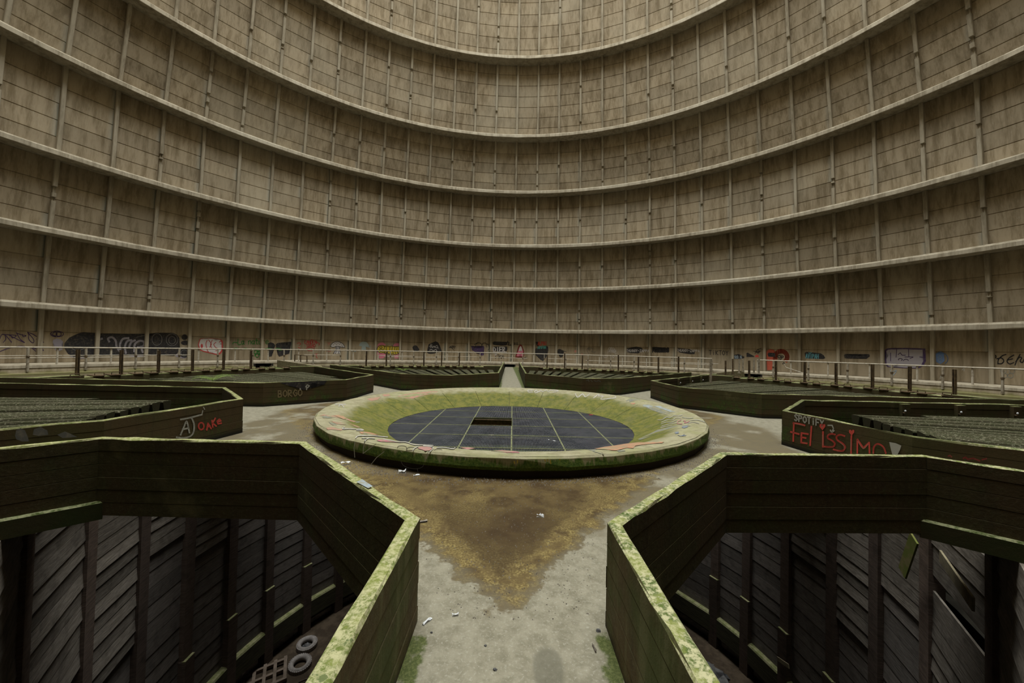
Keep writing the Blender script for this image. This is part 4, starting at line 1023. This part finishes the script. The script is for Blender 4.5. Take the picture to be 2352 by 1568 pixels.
W('B', 'paleblue', [[(2062, 280), (2075, 245), (2110, 232), (2150, 235), (2175, 262), (2185, 290), (2130, 295)], [(2095, 290), (2140, 290), (2150, 330), (2090, 330)]], [[(2150, 290), (2190, 300), (2200, 280)], [(1960, 330), (1990, 350), (2030, 345)]], 7)
W('C', 'pink', [[(85, 300), (92, 265), (115, 245), (150, 240), (185, 262), (195, 310), (190, 400), (155, 432), (112, 432), (85, 390)], [(272, 285), (295, 255), (325, 248), (355, 252), (356, 432), (295, 432), (285, 380)]], [], lay=1, label='pink clouds behind yellow bubble letters')
YB = [(82, 325), (95, 295), (115, 280), (150, 276), (175, 292), (200, 285), (235, 292), (265, 286), (300, 294), (330, 288), (354, 300), (356, 350), (335, 378), (300, 388), (270, 375), (245, 385), (215, 372), (190, 378), (160, 358), (135, 368), (105, 360), (88, 345)]
W('C', 'yellow', [YB], [], lay=2)
W('C', 'black', [], [YB + [YB[0]], oval(130, 300, 16, 12, 10), oval(132, 335, 20, 14, 10), [(175, 295), (165, 330), (180, 365)], [(200, 290), (195, 330), (215, 345), (205, 370)], [(240, 295), (235, 340), (250, 375)], [(270, 292), (262, 330), (280, 370)], [(300, 296), (295, 335), (310, 380)], [(325, 292), (322, 340), (335, 370)]], 6, 3)
W('C', 'black', [[(508, 300), (520, 282), (548, 275), (568, 288), (582, 310), (592, 330), (572, 350), (535, 348), (515, 325)]], [], lay=1, label='black paint blot')
W('C', 'black', [[(682, 360), (700, 330), (708, 300), (702, 265), (735, 262), (755, 240), (785, 228), (815, 240), (830, 262), (832, 292), (845, 318), (862, 345), (830, 358), (790, 352), (740, 380), (700, 376)]], [], lay=1, label='black paint cloud with white scrawl')
W('C', 'white', [], [oval(735, 270, 10, 8, 8), [(712, 290), (730, 282), (728, 305)], [(740, 285), (748, 305), (758, 285)], [(765, 300), (772, 285), (780, 302)], oval(800, 292, 12, 14, 10), [(812, 300), (818, 312)], [(715, 335), (735, 325), (760, 340), (790, 325), (800, 345)]], 6, 2)
W('C', 'black', [], [[(950, 305), (975, 288), (1000, 285), (1025, 295)], [(965, 300), (985, 305), (1000, 330)], oval(982, 297, 14, 10, 8), [(1000, 295), (1015, 310)]], 7)
W('C', 'purple', [[(1212, 285), (1235, 300), (1262, 310), (1310, 312), (1340, 300), (1362, 282), (1372, 300), (1368, 325), (1335, 335), (1350, 365), (1365, 395), (1342, 400), (1325, 350), (1290, 345), (1250, 350), (1225, 335)]], [], lay=1, label='dark purple shape with looping black outline')
W('C', 'black', [], [[(1225, 330), (1260, 300), (1275, 260), (1310, 245), (1340, 270), (1330, 310)], [(1250, 270), (1290, 245), (1330, 250)], [(1340, 280), (1360, 250), (1395, 255), (1400, 300)], [(1400, 260), (1420, 270), (1430, 310), (1415, 335)], [(1260, 350), (1285, 372), (1320, 360)]], 6, 2)
W('C', 'black', [[(1470, 240), (1490, 230), (1560, 232), (1640, 235), (1650, 245), (1640, 275), (1590, 280), (1520, 275), (1478, 268)], [(1478, 292), (1520, 296), (1560, 288), (1645, 290), (1648, 325), (1640, 345), (1600, 348), (1560, 340), (1490, 345)]], [[(1640, 240), (1670, 245), (1655, 270), (1690, 275)], [(1655, 225), (1640, 262)]], 9, 1, 'black paint blocks behind white letters')
W('C', 'white', [], text('DIER', 1480, 355, 1630, 352, 55), 11, 2, smooth=False, label='white letters on black')
W('C', 'white', [], [[(1490, 370), (1520, 380), (1500, 395)], [(1500, 362), (1560, 355), (1640, 360)]], 8, 2)
W('C', 'black', [], text('STKN', 1500, 432, 1610, 436, 44) + [[(1730, 245), (1735, 268)], [(1730, 245), (1745, 250), (1742, 268)], [(1755, 250), (1770, 245), (1760, 268), (1775, 265)], [(1640, 420), (1660, 425)], [(1845, 425), (1870, 420), (1865, 432)]], 6, 1, smooth=False)
RF = [(1762, 425), (1742, 415), (1762, 370), (1778, 320), (1782, 285), (1800, 265), (1822, 272), (1832, 305), (1850, 345), (1838, 370), (1852, 400), (1840, 425), (1815, 415), (1800, 385), (1780, 420)]
W('C', 'darkred', [RF], [], lay=1, label='pink sprayed shape with dark red outline')
W('C', 'pink', [shrink(RF, .74)], [[(1800, 300), (1808, 318)]], 5, 2)
W('C', 'white', [shrink(RF, .38, 3, -40)], [], lay=3)
W('D', 'black', [[(262, 238), (285, 232), (300, 245), (300, 290), (280, 285)], [(250, 345), (256, 318), (290, 312), (318, 325), (345, 300), (380, 282), (412, 290), (415, 335), (395, 348), (402, 395), (378, 432), (352, 465), (322, 450), (300, 415), (270, 400), (250, 370)]], [], lay=1, label='black paint blots under coloured writing')
W('D', 'redw', [], text('ALPAI', 290, 275, 400, 272, 42), 8, 2, smooth=False)
W('D', 'teal', [], text('AVIPAH', 288, 318, 390, 314, 30), 7, 2, smooth=False, label='teal letters')
W('D', 'black', [[(524, 345), (530, 325), (552, 320), (575, 332), (600, 340), (602, 360), (585, 368), (588, 412), (562, 422), (545, 405), (545, 378), (528, 368)]], [[(600, 345), (630, 352)]], 6, 1, 'black paint blot')
W('D', 'dimgrey', [], [oval(915, 330, 35, 26, 12, 150, 400), oval(905, 322, 12, 10, 8), [(880, 340), (890, 365), (905, 372)], [(930, 350), (960, 360), (985, 355)]], 4)
W('D', 'salmon', [oval(740, 348, 14, 16, 8)[:-1], oval(818, 385, 12, 10, 8)[:-1]], [])
W('D', 'white', [], [[(1130, 370), (1135, 320), (1160, 300), (1150, 350), (1175, 295), (1170, 350), (1195, 300), (1185, 360), (1212, 310), (1200, 365), (1228, 330), (1215, 375), (1245, 365)], [(1140, 330), (1180, 340), (1220, 330)], [(1138, 350), (1185, 358), (1235, 350)], [(1070, 395), (1085, 420), (1120, 415), (1130, 395)], [(1180, 400), (1195, 425), (1215, 400), (1240, 410)]], 4, 1, 'white scribble like a tangle')
for u0 in (1345, 1950):
    W('D', 'black', [[(u0, 330), (u0 + 15, 312), (u0 + 60, 318), (u0 + 105, 310), (u0 + 128, 292), (u0 + 145, 310), (u0 + 195, 306), (u0 + 202, 322), (u0 + 185, 352), (u0 + 150, 372), (u0 + 120, 358), (u0 + 60, 368), (u0 + 15, 358)] if u0 < 1500 else [(u0 + 8, 325), (u0 + 25, 310), (u0 + 80, 315), (u0 + 100, 322), (u0 + 150, 320), (u0 + 200, 330), (u0 + 230, 340), (u0 + 220, 380), (u0 + 170, 382), (u0 + 140, 365), (u0 + 90, 372), (u0 + 30, 358)]], [], lay=1, label='black paint strip under white letters')
    W('D', 'white', [], text('THUGGY-ZAPPA', u0 + 6, 355 - (4 if u0 > 1500 else 0), u0 + 285, 358, 30), 6, 2, smooth=False, label='white capital letters over a black strip')
W('D', 'black', [[(1662, 300), (1690, 294), (1720, 310), (1760, 304), (1800, 316), (1866, 312), (1866, 358), (1800, 362), (1740, 358), (1690, 360), (1668, 340)]], text('PHONIC', 1668, 360, 1870, 360, 55), 12, 1, 'heavy black lettering', smooth=False)
W('E', 'black', [], text('TiKTOY', 150, 388, 390, 395, 52), 7, 1, smooth=False, label='thin black letters reading TiKTOY')
W('E', 'black', [[(428, 410), (440, 392), (480, 388), (505, 380), (525, 395), (550, 408), (572, 412), (572, 430), (520, 440), (440, 440)], [(598, 370), (612, 364), (622, 380), (645, 382), (690, 405), (692, 416), (600, 416)]], [], lay=1)
W('E', 'skyb', [], text('PRO.G', 440, 434, 545, 434, 34), 7, 2, smooth=False, label='pale blue letters on a black patch')
W('E', 'black', [], [[(680, 345), (720, 350), (775, 345)], [(700, 375), (730, 330), (775, 312)], [(710, 355), (740, 370), (760, 345)], oval(735, 345, 18, 14, 10)], 6)
W('E', 'redw', [[(702, 418), (706, 398), (722, 388), (740, 395), (750, 418)]], [])
W('E', 'orange', [[(838, 350), (860, 330), (885, 322), (905, 335), (932, 330), (925, 355), (900, 372), (945, 378), (940, 402), (905, 415), (918, 450), (905, 490), (922, 530), (900, 572), (845, 574), (858, 540), (842, 500), (850, 450), (842, 400)]], [oval(1015, 415, 72, 68, 22, 165, 400)], 52, 1, 'large orange-red faded letters')
W('E', 'black', [[(852, 380), (865, 364), (890, 370), (925, 366), (945, 378), (942, 412), (905, 414), (862, 412)]], [oval(992, 412, 17, 16, 10), [(1020, 402), (1042, 408), (1030, 425), (1018, 422)], [(1020, 400), (1015, 440)], [(985, 450), (1010, 460), (1005, 440)], [(1040, 480), (1055, 492), (1030, 498)]], 8, 2)
W('E', 'black', [[(1298, 368), (1315, 354), (1370, 362), (1440, 368), (1490, 372), (1525, 395), (1545, 430), (1520, 440), (1440, 438), (1312, 432), (1300, 400)]], [], lay=1, label='black paint patch under blue letters')
W('E', 'cyan', [], text('AVIPAH', 1310, 430, 1470, 434, 52) + [[(1345, 365), (1360, 372), (1380, 362)]], 9, 2, smooth=False, label='bright blue letters')
W('E', 'black', [[(1770, 400), (1778, 380), (1830, 392), (1880, 404), (1940, 406), (2000, 400), (2040, 385), (2072, 382), (2080, 408), (2040, 438), (1980, 426), (1900, 432), (1830, 436), (1778, 430)]], [], lay=1, label='long black paint bar')
US = [(482, 372), (510, 352), (560, 346), (640, 354), (690, 344), (790, 344), (845, 356), (900, 350), (1025, 352), (1028, 420), (1005, 462), (1035, 520), (1000, 585), (945, 615), (880, 622), (820, 600), (760, 618), (690, 612), (630, 582), (580, 608), (520, 600), (488, 570), (482, 500), (512, 440), (488, 400)]
W('F', 'purple', [US], [], lay=1, label='lilac bubble lettering with a dark purple outline')
W('F', 'lilac', [shrink(US, .90, -6, 4)], [], lay=2)
W('F', 'purple', [], [[(560, 410), (560, 520)], [(640, 360), (632, 470)], [(800, 350), (805, 465)], [(660, 435), (690, 410), (712, 440), (760, 440)], oval(690, 500, 26, 14, 10, 150, 420), oval(765, 515, 32, 18, 10, 180, 360), [(750, 465), (860, 465), (820, 485)], [(950, 465), (1000, 470)]], 9, 3)
W('F', 'blue', [[(1165, 440), (1190, 405), (1230, 390), (1275, 410), (1285, 520), (1230, 560), (1172, 530)]], [oval(1228, 490, 102, 82, 18, 130, 410)], 10, 1, 'faded blue oval mark')
W('F', 'skyb', [], [oval(1222, 470, 22, 20, 10), oval(1222, 512, 24, 20, 10), [(555, 640), (570, 690), (600, 660), (640, 650), (590, 715)]], 9, 2)
W('F', 'black', [], [oval(1955, 462, 22, 20, 10), [(1920, 490), (1925, 440), (1960, 438)], [(2000, 560), (2010, 500), (2060, 450), (2110, 432)], [(1985, 490), (2050, 480), (2080, 520), (2050, 555), (2010, 555)], [(2215, 440), (2150, 480), (2125, 525), (2160, 560), (2215, 540)], [(2140, 505), (2200, 490)], [(2300, 430), (2265, 490), (2230, 575)], [(2240, 530), (2290, 470), (2320, 480), (2300, 520), (2330, 540), (2352, 500)]], 15, 1, 'black script tag')
W('F', 'whiteg', [], [oval(2075, 650, 40, 34, 12), oval(2090, 715, 38, 30, 12), oval(2190, 650, 36, 36, 12), oval(2170, 715, 40, 30, 12), [(1225, 760), (1235, 720), (1265, 715), (1275, 755)], [(1520, 640), (1545, 620), (1545, 655)]], 8, 1)
# writing on the parapets of the side pits
def face(code, i): p = faces[code]; return PlaneSurf(p[i], p[i + 1])
def P(code, i, cr, color, polys=(), strokes=(), wd=8, lay=1, label=None, smooth=False):
    return paint(face(code, i), para[code], cr, color, polys, [curve(s) if smooth else s for s in strokes], wd, lay, label)
i_r = 2 if False else 1
P('L', 1, 'r1', 'whiteg', [], [[(1622, 1092), (1648, 1030), (1675, 970), (1690, 1015), (1702, 1072)], [(1640, 1042), (1692, 1030)], [(1622, 952), (1700, 938), (1815, 908)], [(1718, 932), (1742, 990), (1740, 1060), (1712, 1102), (1650, 1118), (1585, 1112)]], 14, 1, 'white sprayed letters', True)
P('L', 1, 'r1', 'whiteg', [], [[(1815, 905), (1822, 872)], [(1828, 842), (1840, 862)]], 8, 1)
P('L', 1, 'r1', 'redw', [], [oval(1808, 1012, 24, 32, 12), [(1858, 1048), (1868, 985), (1898, 1035)], [(1860, 1020), (1890, 1012)], [(1905, 960), (1912, 1022)], [(1935, 940), (1910, 985), (1945, 1012)], [(1955, 975), (1985, 965), (1972, 950), (1952, 968), (1960, 992), (1990, 985)]], 13, 1, 'red sprayed letters reading OAKe')
P('L', 1, 'r1', 'dimgrey', [[(130, 1100), (140, 1050), (180, 1030), (220, 1050), (245, 1110), (255, 1150), (190, 1150), (140, 1130)], [(300, 1040), (360, 1020), (420, 1050), (430, 1090), (340, 1100), (290, 1090)], [(510, 1090), (580, 1060), (640, 1085), (690, 1110), (560, 1120)]], [], lay=1, label='faint grey paint blotches')
P('BL', 1, 'r2', 'tan', [], text('BORGO', 545, 752, 770, 738, 58), 9, 1, 'faint tan letters')
P('BL', 1, 'r2', 'black', [[(560, 622), (700, 612), (860, 606), (985, 602), (960, 640), (880, 650), (850, 625), (780, 690), (740, 665), (640, 650)]], [], lay=1)
P('BL', 1, 'r2', 'whiteg', [], [[(742, 672), (745, 684)], [(790, 660), (805, 640), (825, 650), (808, 668)], [(800, 650), (800, 685)]], 9, 2)
P('FR', 1, 'r3', 'dimgrey', [], [[(1360, 605), (1380, 595), (1385, 612)], [(1400, 600), (1415, 612)], [(1430, 602), (1450, 612), (1470, 602), (1490, 612)]], 6, 1)
HEART = lambda u, v, s: [(u, v + s), (u - s * .8, v), (u - s * .75, v - s * .7), (u - s * .3, v - s * .8), (u, v - s * .35), (u + s * .3, v - s * .8), (u + s * .75, v - s * .7), (u + s * .8, v)]
P('R', 2, 'r5', 'whiteg', [], text('SPOTiFY', 290, 962, 560, 1022, 58), 11, 1, 'white sprayed word above the red lettering')
P('R', 2, 'r5', 'whiteg', [], [[(590, 1005), (628, 1005), (640, 1035), (626, 1068)], [(612, 1048), (626, 1070), (646, 1052)]], 11, 1)
P('R', 2, 'r5', 'redw', [HEART(541, 1018, 32), HEART(804, 1068, 30)], [[(278, 1148), (280, 1065), (284, 985)], [(278, 985), (330, 992), (382, 1006)], [(255, 1064), (330, 1084)], [(350, 1160), (352, 1074), (412, 1084)], [(352, 1112), (392, 1120)], [(350, 1160), (402, 1168)], [(442, 1015), (430, 1186)], [(546, 1062), (546, 1200)]]
  + [curve([(655, 1088), (622, 1082), (592, 1095), (592, 1122), (632, 1145), (652, 1170), (640, 1196), (600, 1200), (560, 1196)]), curve([(742, 1102), (700, 1090), (668, 1108), (678, 1140), (722, 1168), (746, 1200), (728, 1232), (690, 1234), (640, 1222)])]
  + [[(802, 1100), (799, 1256)], [(855, 1256), (856, 1132), (910, 1210), (962, 1160), (966, 1256)], curve([(1000, 1256), (1005, 1200), (1040, 1172), (1090, 1200), (1112, 1256)])], 15, 1, 'large red sprayed letters with hearts for dots')
P('R', 2, 'r5', 'salmon', [], [[(288, 988), (372, 1006)], [(546, 1090), (546, 1185)], [(799, 1130), (798, 1230)], curve([(700, 1160), (735, 1190), (738, 1222)]), curve([(862, 1150), (910, 1215), (955, 1175)])], 5, 2)
P('R', 2, 'r5', 'whiteg', [[(1143, 1155), (1200, 1165), (1252, 1188), (1240, 1225), (1215, 1275), (1172, 1275), (1155, 1210)]], [], lay=1, label='white sprayed wedge')
P('R', 2, 'r5', 'darkred', [], [[(1675, 1282), (1690, 1276), (1705, 1290)], [(1810, 1302), (1830, 1292), (1850, 1310), (1900, 1302), (1960, 1325)], [(1980, 1315), (2020, 1305)]], 14, 1)
# paint on the basin ring
BS = BowlSurf(); RFc = RingFace()
def B(cr, color, polys=(), strokes=(), wd=8, lay=1, label=None):
    return paint(BS, ring, cr, color, polys, [curve(s) for s in strokes], wd, lay, label, dens=10)
B('b1', 'salmon', [[(230, 100), (290, 70), (330, 85), (400, 100), (470, 85), (560, 95), (640, 130), (720, 165), (790, 180), (760, 195), (660, 165), (560, 140), (470, 125), (360, 108), (280, 95)], [(410, 178), (520, 195), (620, 205), (700, 215), (860, 275), (830, 280), (740, 245), (620, 232), (500, 225), (440, 200)], [(330, 280), (420, 268), (520, 300), (600, 305), (560, 325), (440, 312), (350, 310)]], [], lay=1, label='faded salmon pink spray on the left rim')
B('b1', 'slate', [[(260, 110), (330, 92), (380, 118), (430, 128), (360, 134), (290, 128)], [(370, 190), (420, 200), (500, 240), (440, 245), (395, 220)]], [[(700, 160), (760, 185), (850, 190), (790, 205)]], 8, 1)
B('b1', 'coral', [[(440, 88), (520, 86), (600, 105), (650, 140), (600, 150), (540, 125)], [(840, 350), (900, 340), (1000, 352), (1100, 380), (1160, 388), (1080, 392), (960, 375), (880, 372)]], [], lay=2)
B('b1', 'white', [], [[(615, 272), (585, 285), (600, 300), (680, 296), (780, 300), (860, 300), (905, 318), (800, 316)], [(785, 438), (830, 405), (960, 402), (1060, 402), (1150, 412), (1280, 425)], [(985, 440), (940, 470), (925, 490)], [(880, 440), (990, 440), (1080, 445)], [(1215, 455), (1330, 475), (1440, 498), (1560, 500), (1680, 540), (1800, 545), (1980, 555)], [(1565, 635), (1660, 635), (1690, 600), (1750, 570)], [(1830, 560), (1960, 575), (1980, 600), (1940, 640), (1900, 665)], [(2040, 585), (2150, 585), (2280, 605), (2320, 590)]], 13, 3, 'white sprayed lines on the near left rim')
B('b1', 'pink', [[(1740, 600), (1770, 572), (1850, 565), (1930, 580), (1970, 600), (1930, 632), (1860, 638), (1800, 615)], [(1110, 480), (1130, 462), (1220, 465), (1340, 480), (1500, 498), (1480, 510), (1330, 500), (1180, 495)]], [], lay=2)
B('b1', 'dimgrey', [], [oval(1500, 585, 72, 30, 14, 190, 380), oval(1650, 610, 80, 30, 10, 190, 300), oval(2060, 630, 70, 20, 10, 200, 330)], 7, 2)
B('r2', 'salmon', [[(1340, 770), (1400, 755), (1470, 748), (1440, 775), (1380, 785)], [(1620, 745), (1700, 722), (1800, 708), (1900, 700), (1985, 698), (1960, 720), (1850, 735), (1760, 765), (1680, 760)], [(1480, 730), (1540, 722), (1560, 740), (1500, 745)]], [], lay=1, label='faded salmon spray on the back left rim')
B('r2', 'white', [], [[(1060, 815), (1150, 815)], [(1090, 835), (1110, 815), (1135, 842)], [(1270, 655), (1300, 650)]], 7, 2)
B('r3', 'pink', [[(318, 690), (330, 668), (362, 664), (400, 690), (425, 712), (370, 716), (335, 702)]], [], lay=1, label='pink spray patch on the back rim')
B('r3', 'white', [], [[(880, 690), (835, 690), (840, 705), (875, 705)], [(890, 705), (910, 690), (920, 705), (900, 712), (935, 700), (950, 690), (965, 702)], [(970, 700), (1000, 688), (1015, 700), (1035, 690)], [(1040, 690), (1080, 690), (1105, 695), (1060, 708)], [(1260, 720), (1282, 752), (1325, 722), (1350, 748), (1390, 722)], [(1425, 758), (1480, 718), (1470, 742), (1510, 742), (1490, 770), (1560, 765), (1622, 755), (1605, 735), (1560, 732)]], 8, 2, 'white outlined tag on the back right rim')
B('b2', 'skyb', [[(985, 235), (1040, 222), (1120, 230), (1180, 255), (1130, 285), (1060, 270), (1000, 255)], [(1180, 250), (1290, 250), (1400, 285), (1500, 330), (1580, 355), (1480, 360), (1380, 320), (1280, 290)]], [], lay=1, label='blue haze of spray on the right rim')
B('b2', 'slate', [[(1040, 275), (1200, 275), (1330, 330), (1480, 380), (1420, 410), (1280, 370), (1140, 320)], [(690, 155), (760, 112), (880, 118), (960, 140), (850, 155), (760, 180), (700, 190)], [(1250, 680), (1500, 620), (1800, 590), (1850, 610), (1600, 660), (1400, 720), (1150, 790), (950, 860), (900, 850), (1100, 760)], [(0, 1040), (140, 1030), (260, 1090), (300, 1130), (240, 1110), (100, 1070)], [(520, 1050), (660, 1040), (680, 1060), (560, 1078)]], [], lay=1)
B('b2', 'whiteg', [], [[(1260, 500), (1340, 495), (1420, 450), (1480, 460), (1560, 420), (1640, 430), (1700, 410)], [(1330, 540), (1440, 500), (1520, 500), (1600, 460), (1680, 480)], [(1320, 575), (1420, 540), (1500, 545), (1600, 510)], [(1330, 610), (1450, 580), (1560, 560), (1620, 545)], [(1310, 640), (1400, 620), (1520, 600)], [(1700, 450), (1820, 470), (1900, 460)], [(1850, 510), (1960, 500), (2060, 520), (2110, 545)], [(1800, 560), (1900, 540), (2000, 560)]], 11, 2, 'white tangled tag on the right rim')
B('b2', 'pink', [], [[(1680, 505), (1620, 530), (1620, 565), (1700, 570)], [(1720, 520), (1760, 510), (1740, 550), (1800, 540), (1830, 520)]], 12, 3)
B('b2', 'blue', [[(1710, 610), (1790, 600), (1800, 630), (1740, 650), (1690, 640)], [(1560, 720), (1640, 705), (1640, 740), (1580, 750)]], [[(1620, 770), (1680, 790), (1740, 760), (1700, 785), (1770, 780)]], 8, 2)
B('b2', 'coral', [[(120, 1020), (300, 985), (500, 960), (700, 925), (900, 905), (1100, 905), (1380, 890), (1340, 915), (1150, 930), (1000, 945), (860, 965), (820, 1010), (700, 1000), (520, 1050), (420, 1045), (300, 1030)], [(760, 200), (840, 190), (860, 205), (800, 225)]], [], lay=2, label='orange spray on the near right rim')
B('r3', 'pink', [[(225, 1205), (300, 1202), (360, 1212), (290, 1222)], [(500, 1235), (600, 1228), (740, 1240), (760, 1252), (640, 1250)]], [], lay=1)
def F(cr, color, polys=(), strokes=(), wd=8, lay=1, label=None): return paint(RFc, ring, cr, color, polys, strokes, wd, lay, label, dens=8)
F('b1', 'whiteg', [], [[(772, 500), (760, 600), (772, 740)], [(925, 480), (905, 590), (900, 680), (920, 665), (1030, 580), (1100, 530)], [(1225, 650), (1110, 740), (1025, 845)], [(1900, 670), (1880, 760)], [(1480, 640), (1500, 660)]], 9, 1, 'white paint drips on the ring face')
F('b1', 'dimgrey', [], [curve([(1480, 790), (1520, 860), (1600, 900), (1720, 915), (1810, 890), (1840, 840)]), [(1590, 905), (1575, 950)], [(1735, 915), (1755, 985)]], 7, 1)
F('r3', 'yellow', [], [[(710, 1330), (715, 1350)], [(740, 1320), (738, 1345)], [(985, 1312), (990, 1330)], [(1010, 1310), (1012, 1328)], [(1035, 1318), (1040, 1352)], [(1120, 1308), (1122, 1320)]], 8, 1, 'small yellow paint drips on the ring face')
# blue-white paint on the coping of the near left parapet
paint(TopSurf(), para['NL'], 'p', 'skyb', [[(818, 1106), (832, 1100), (856, 1116), (846, 1121)]], [], label='pale blue paint smear on the coping')
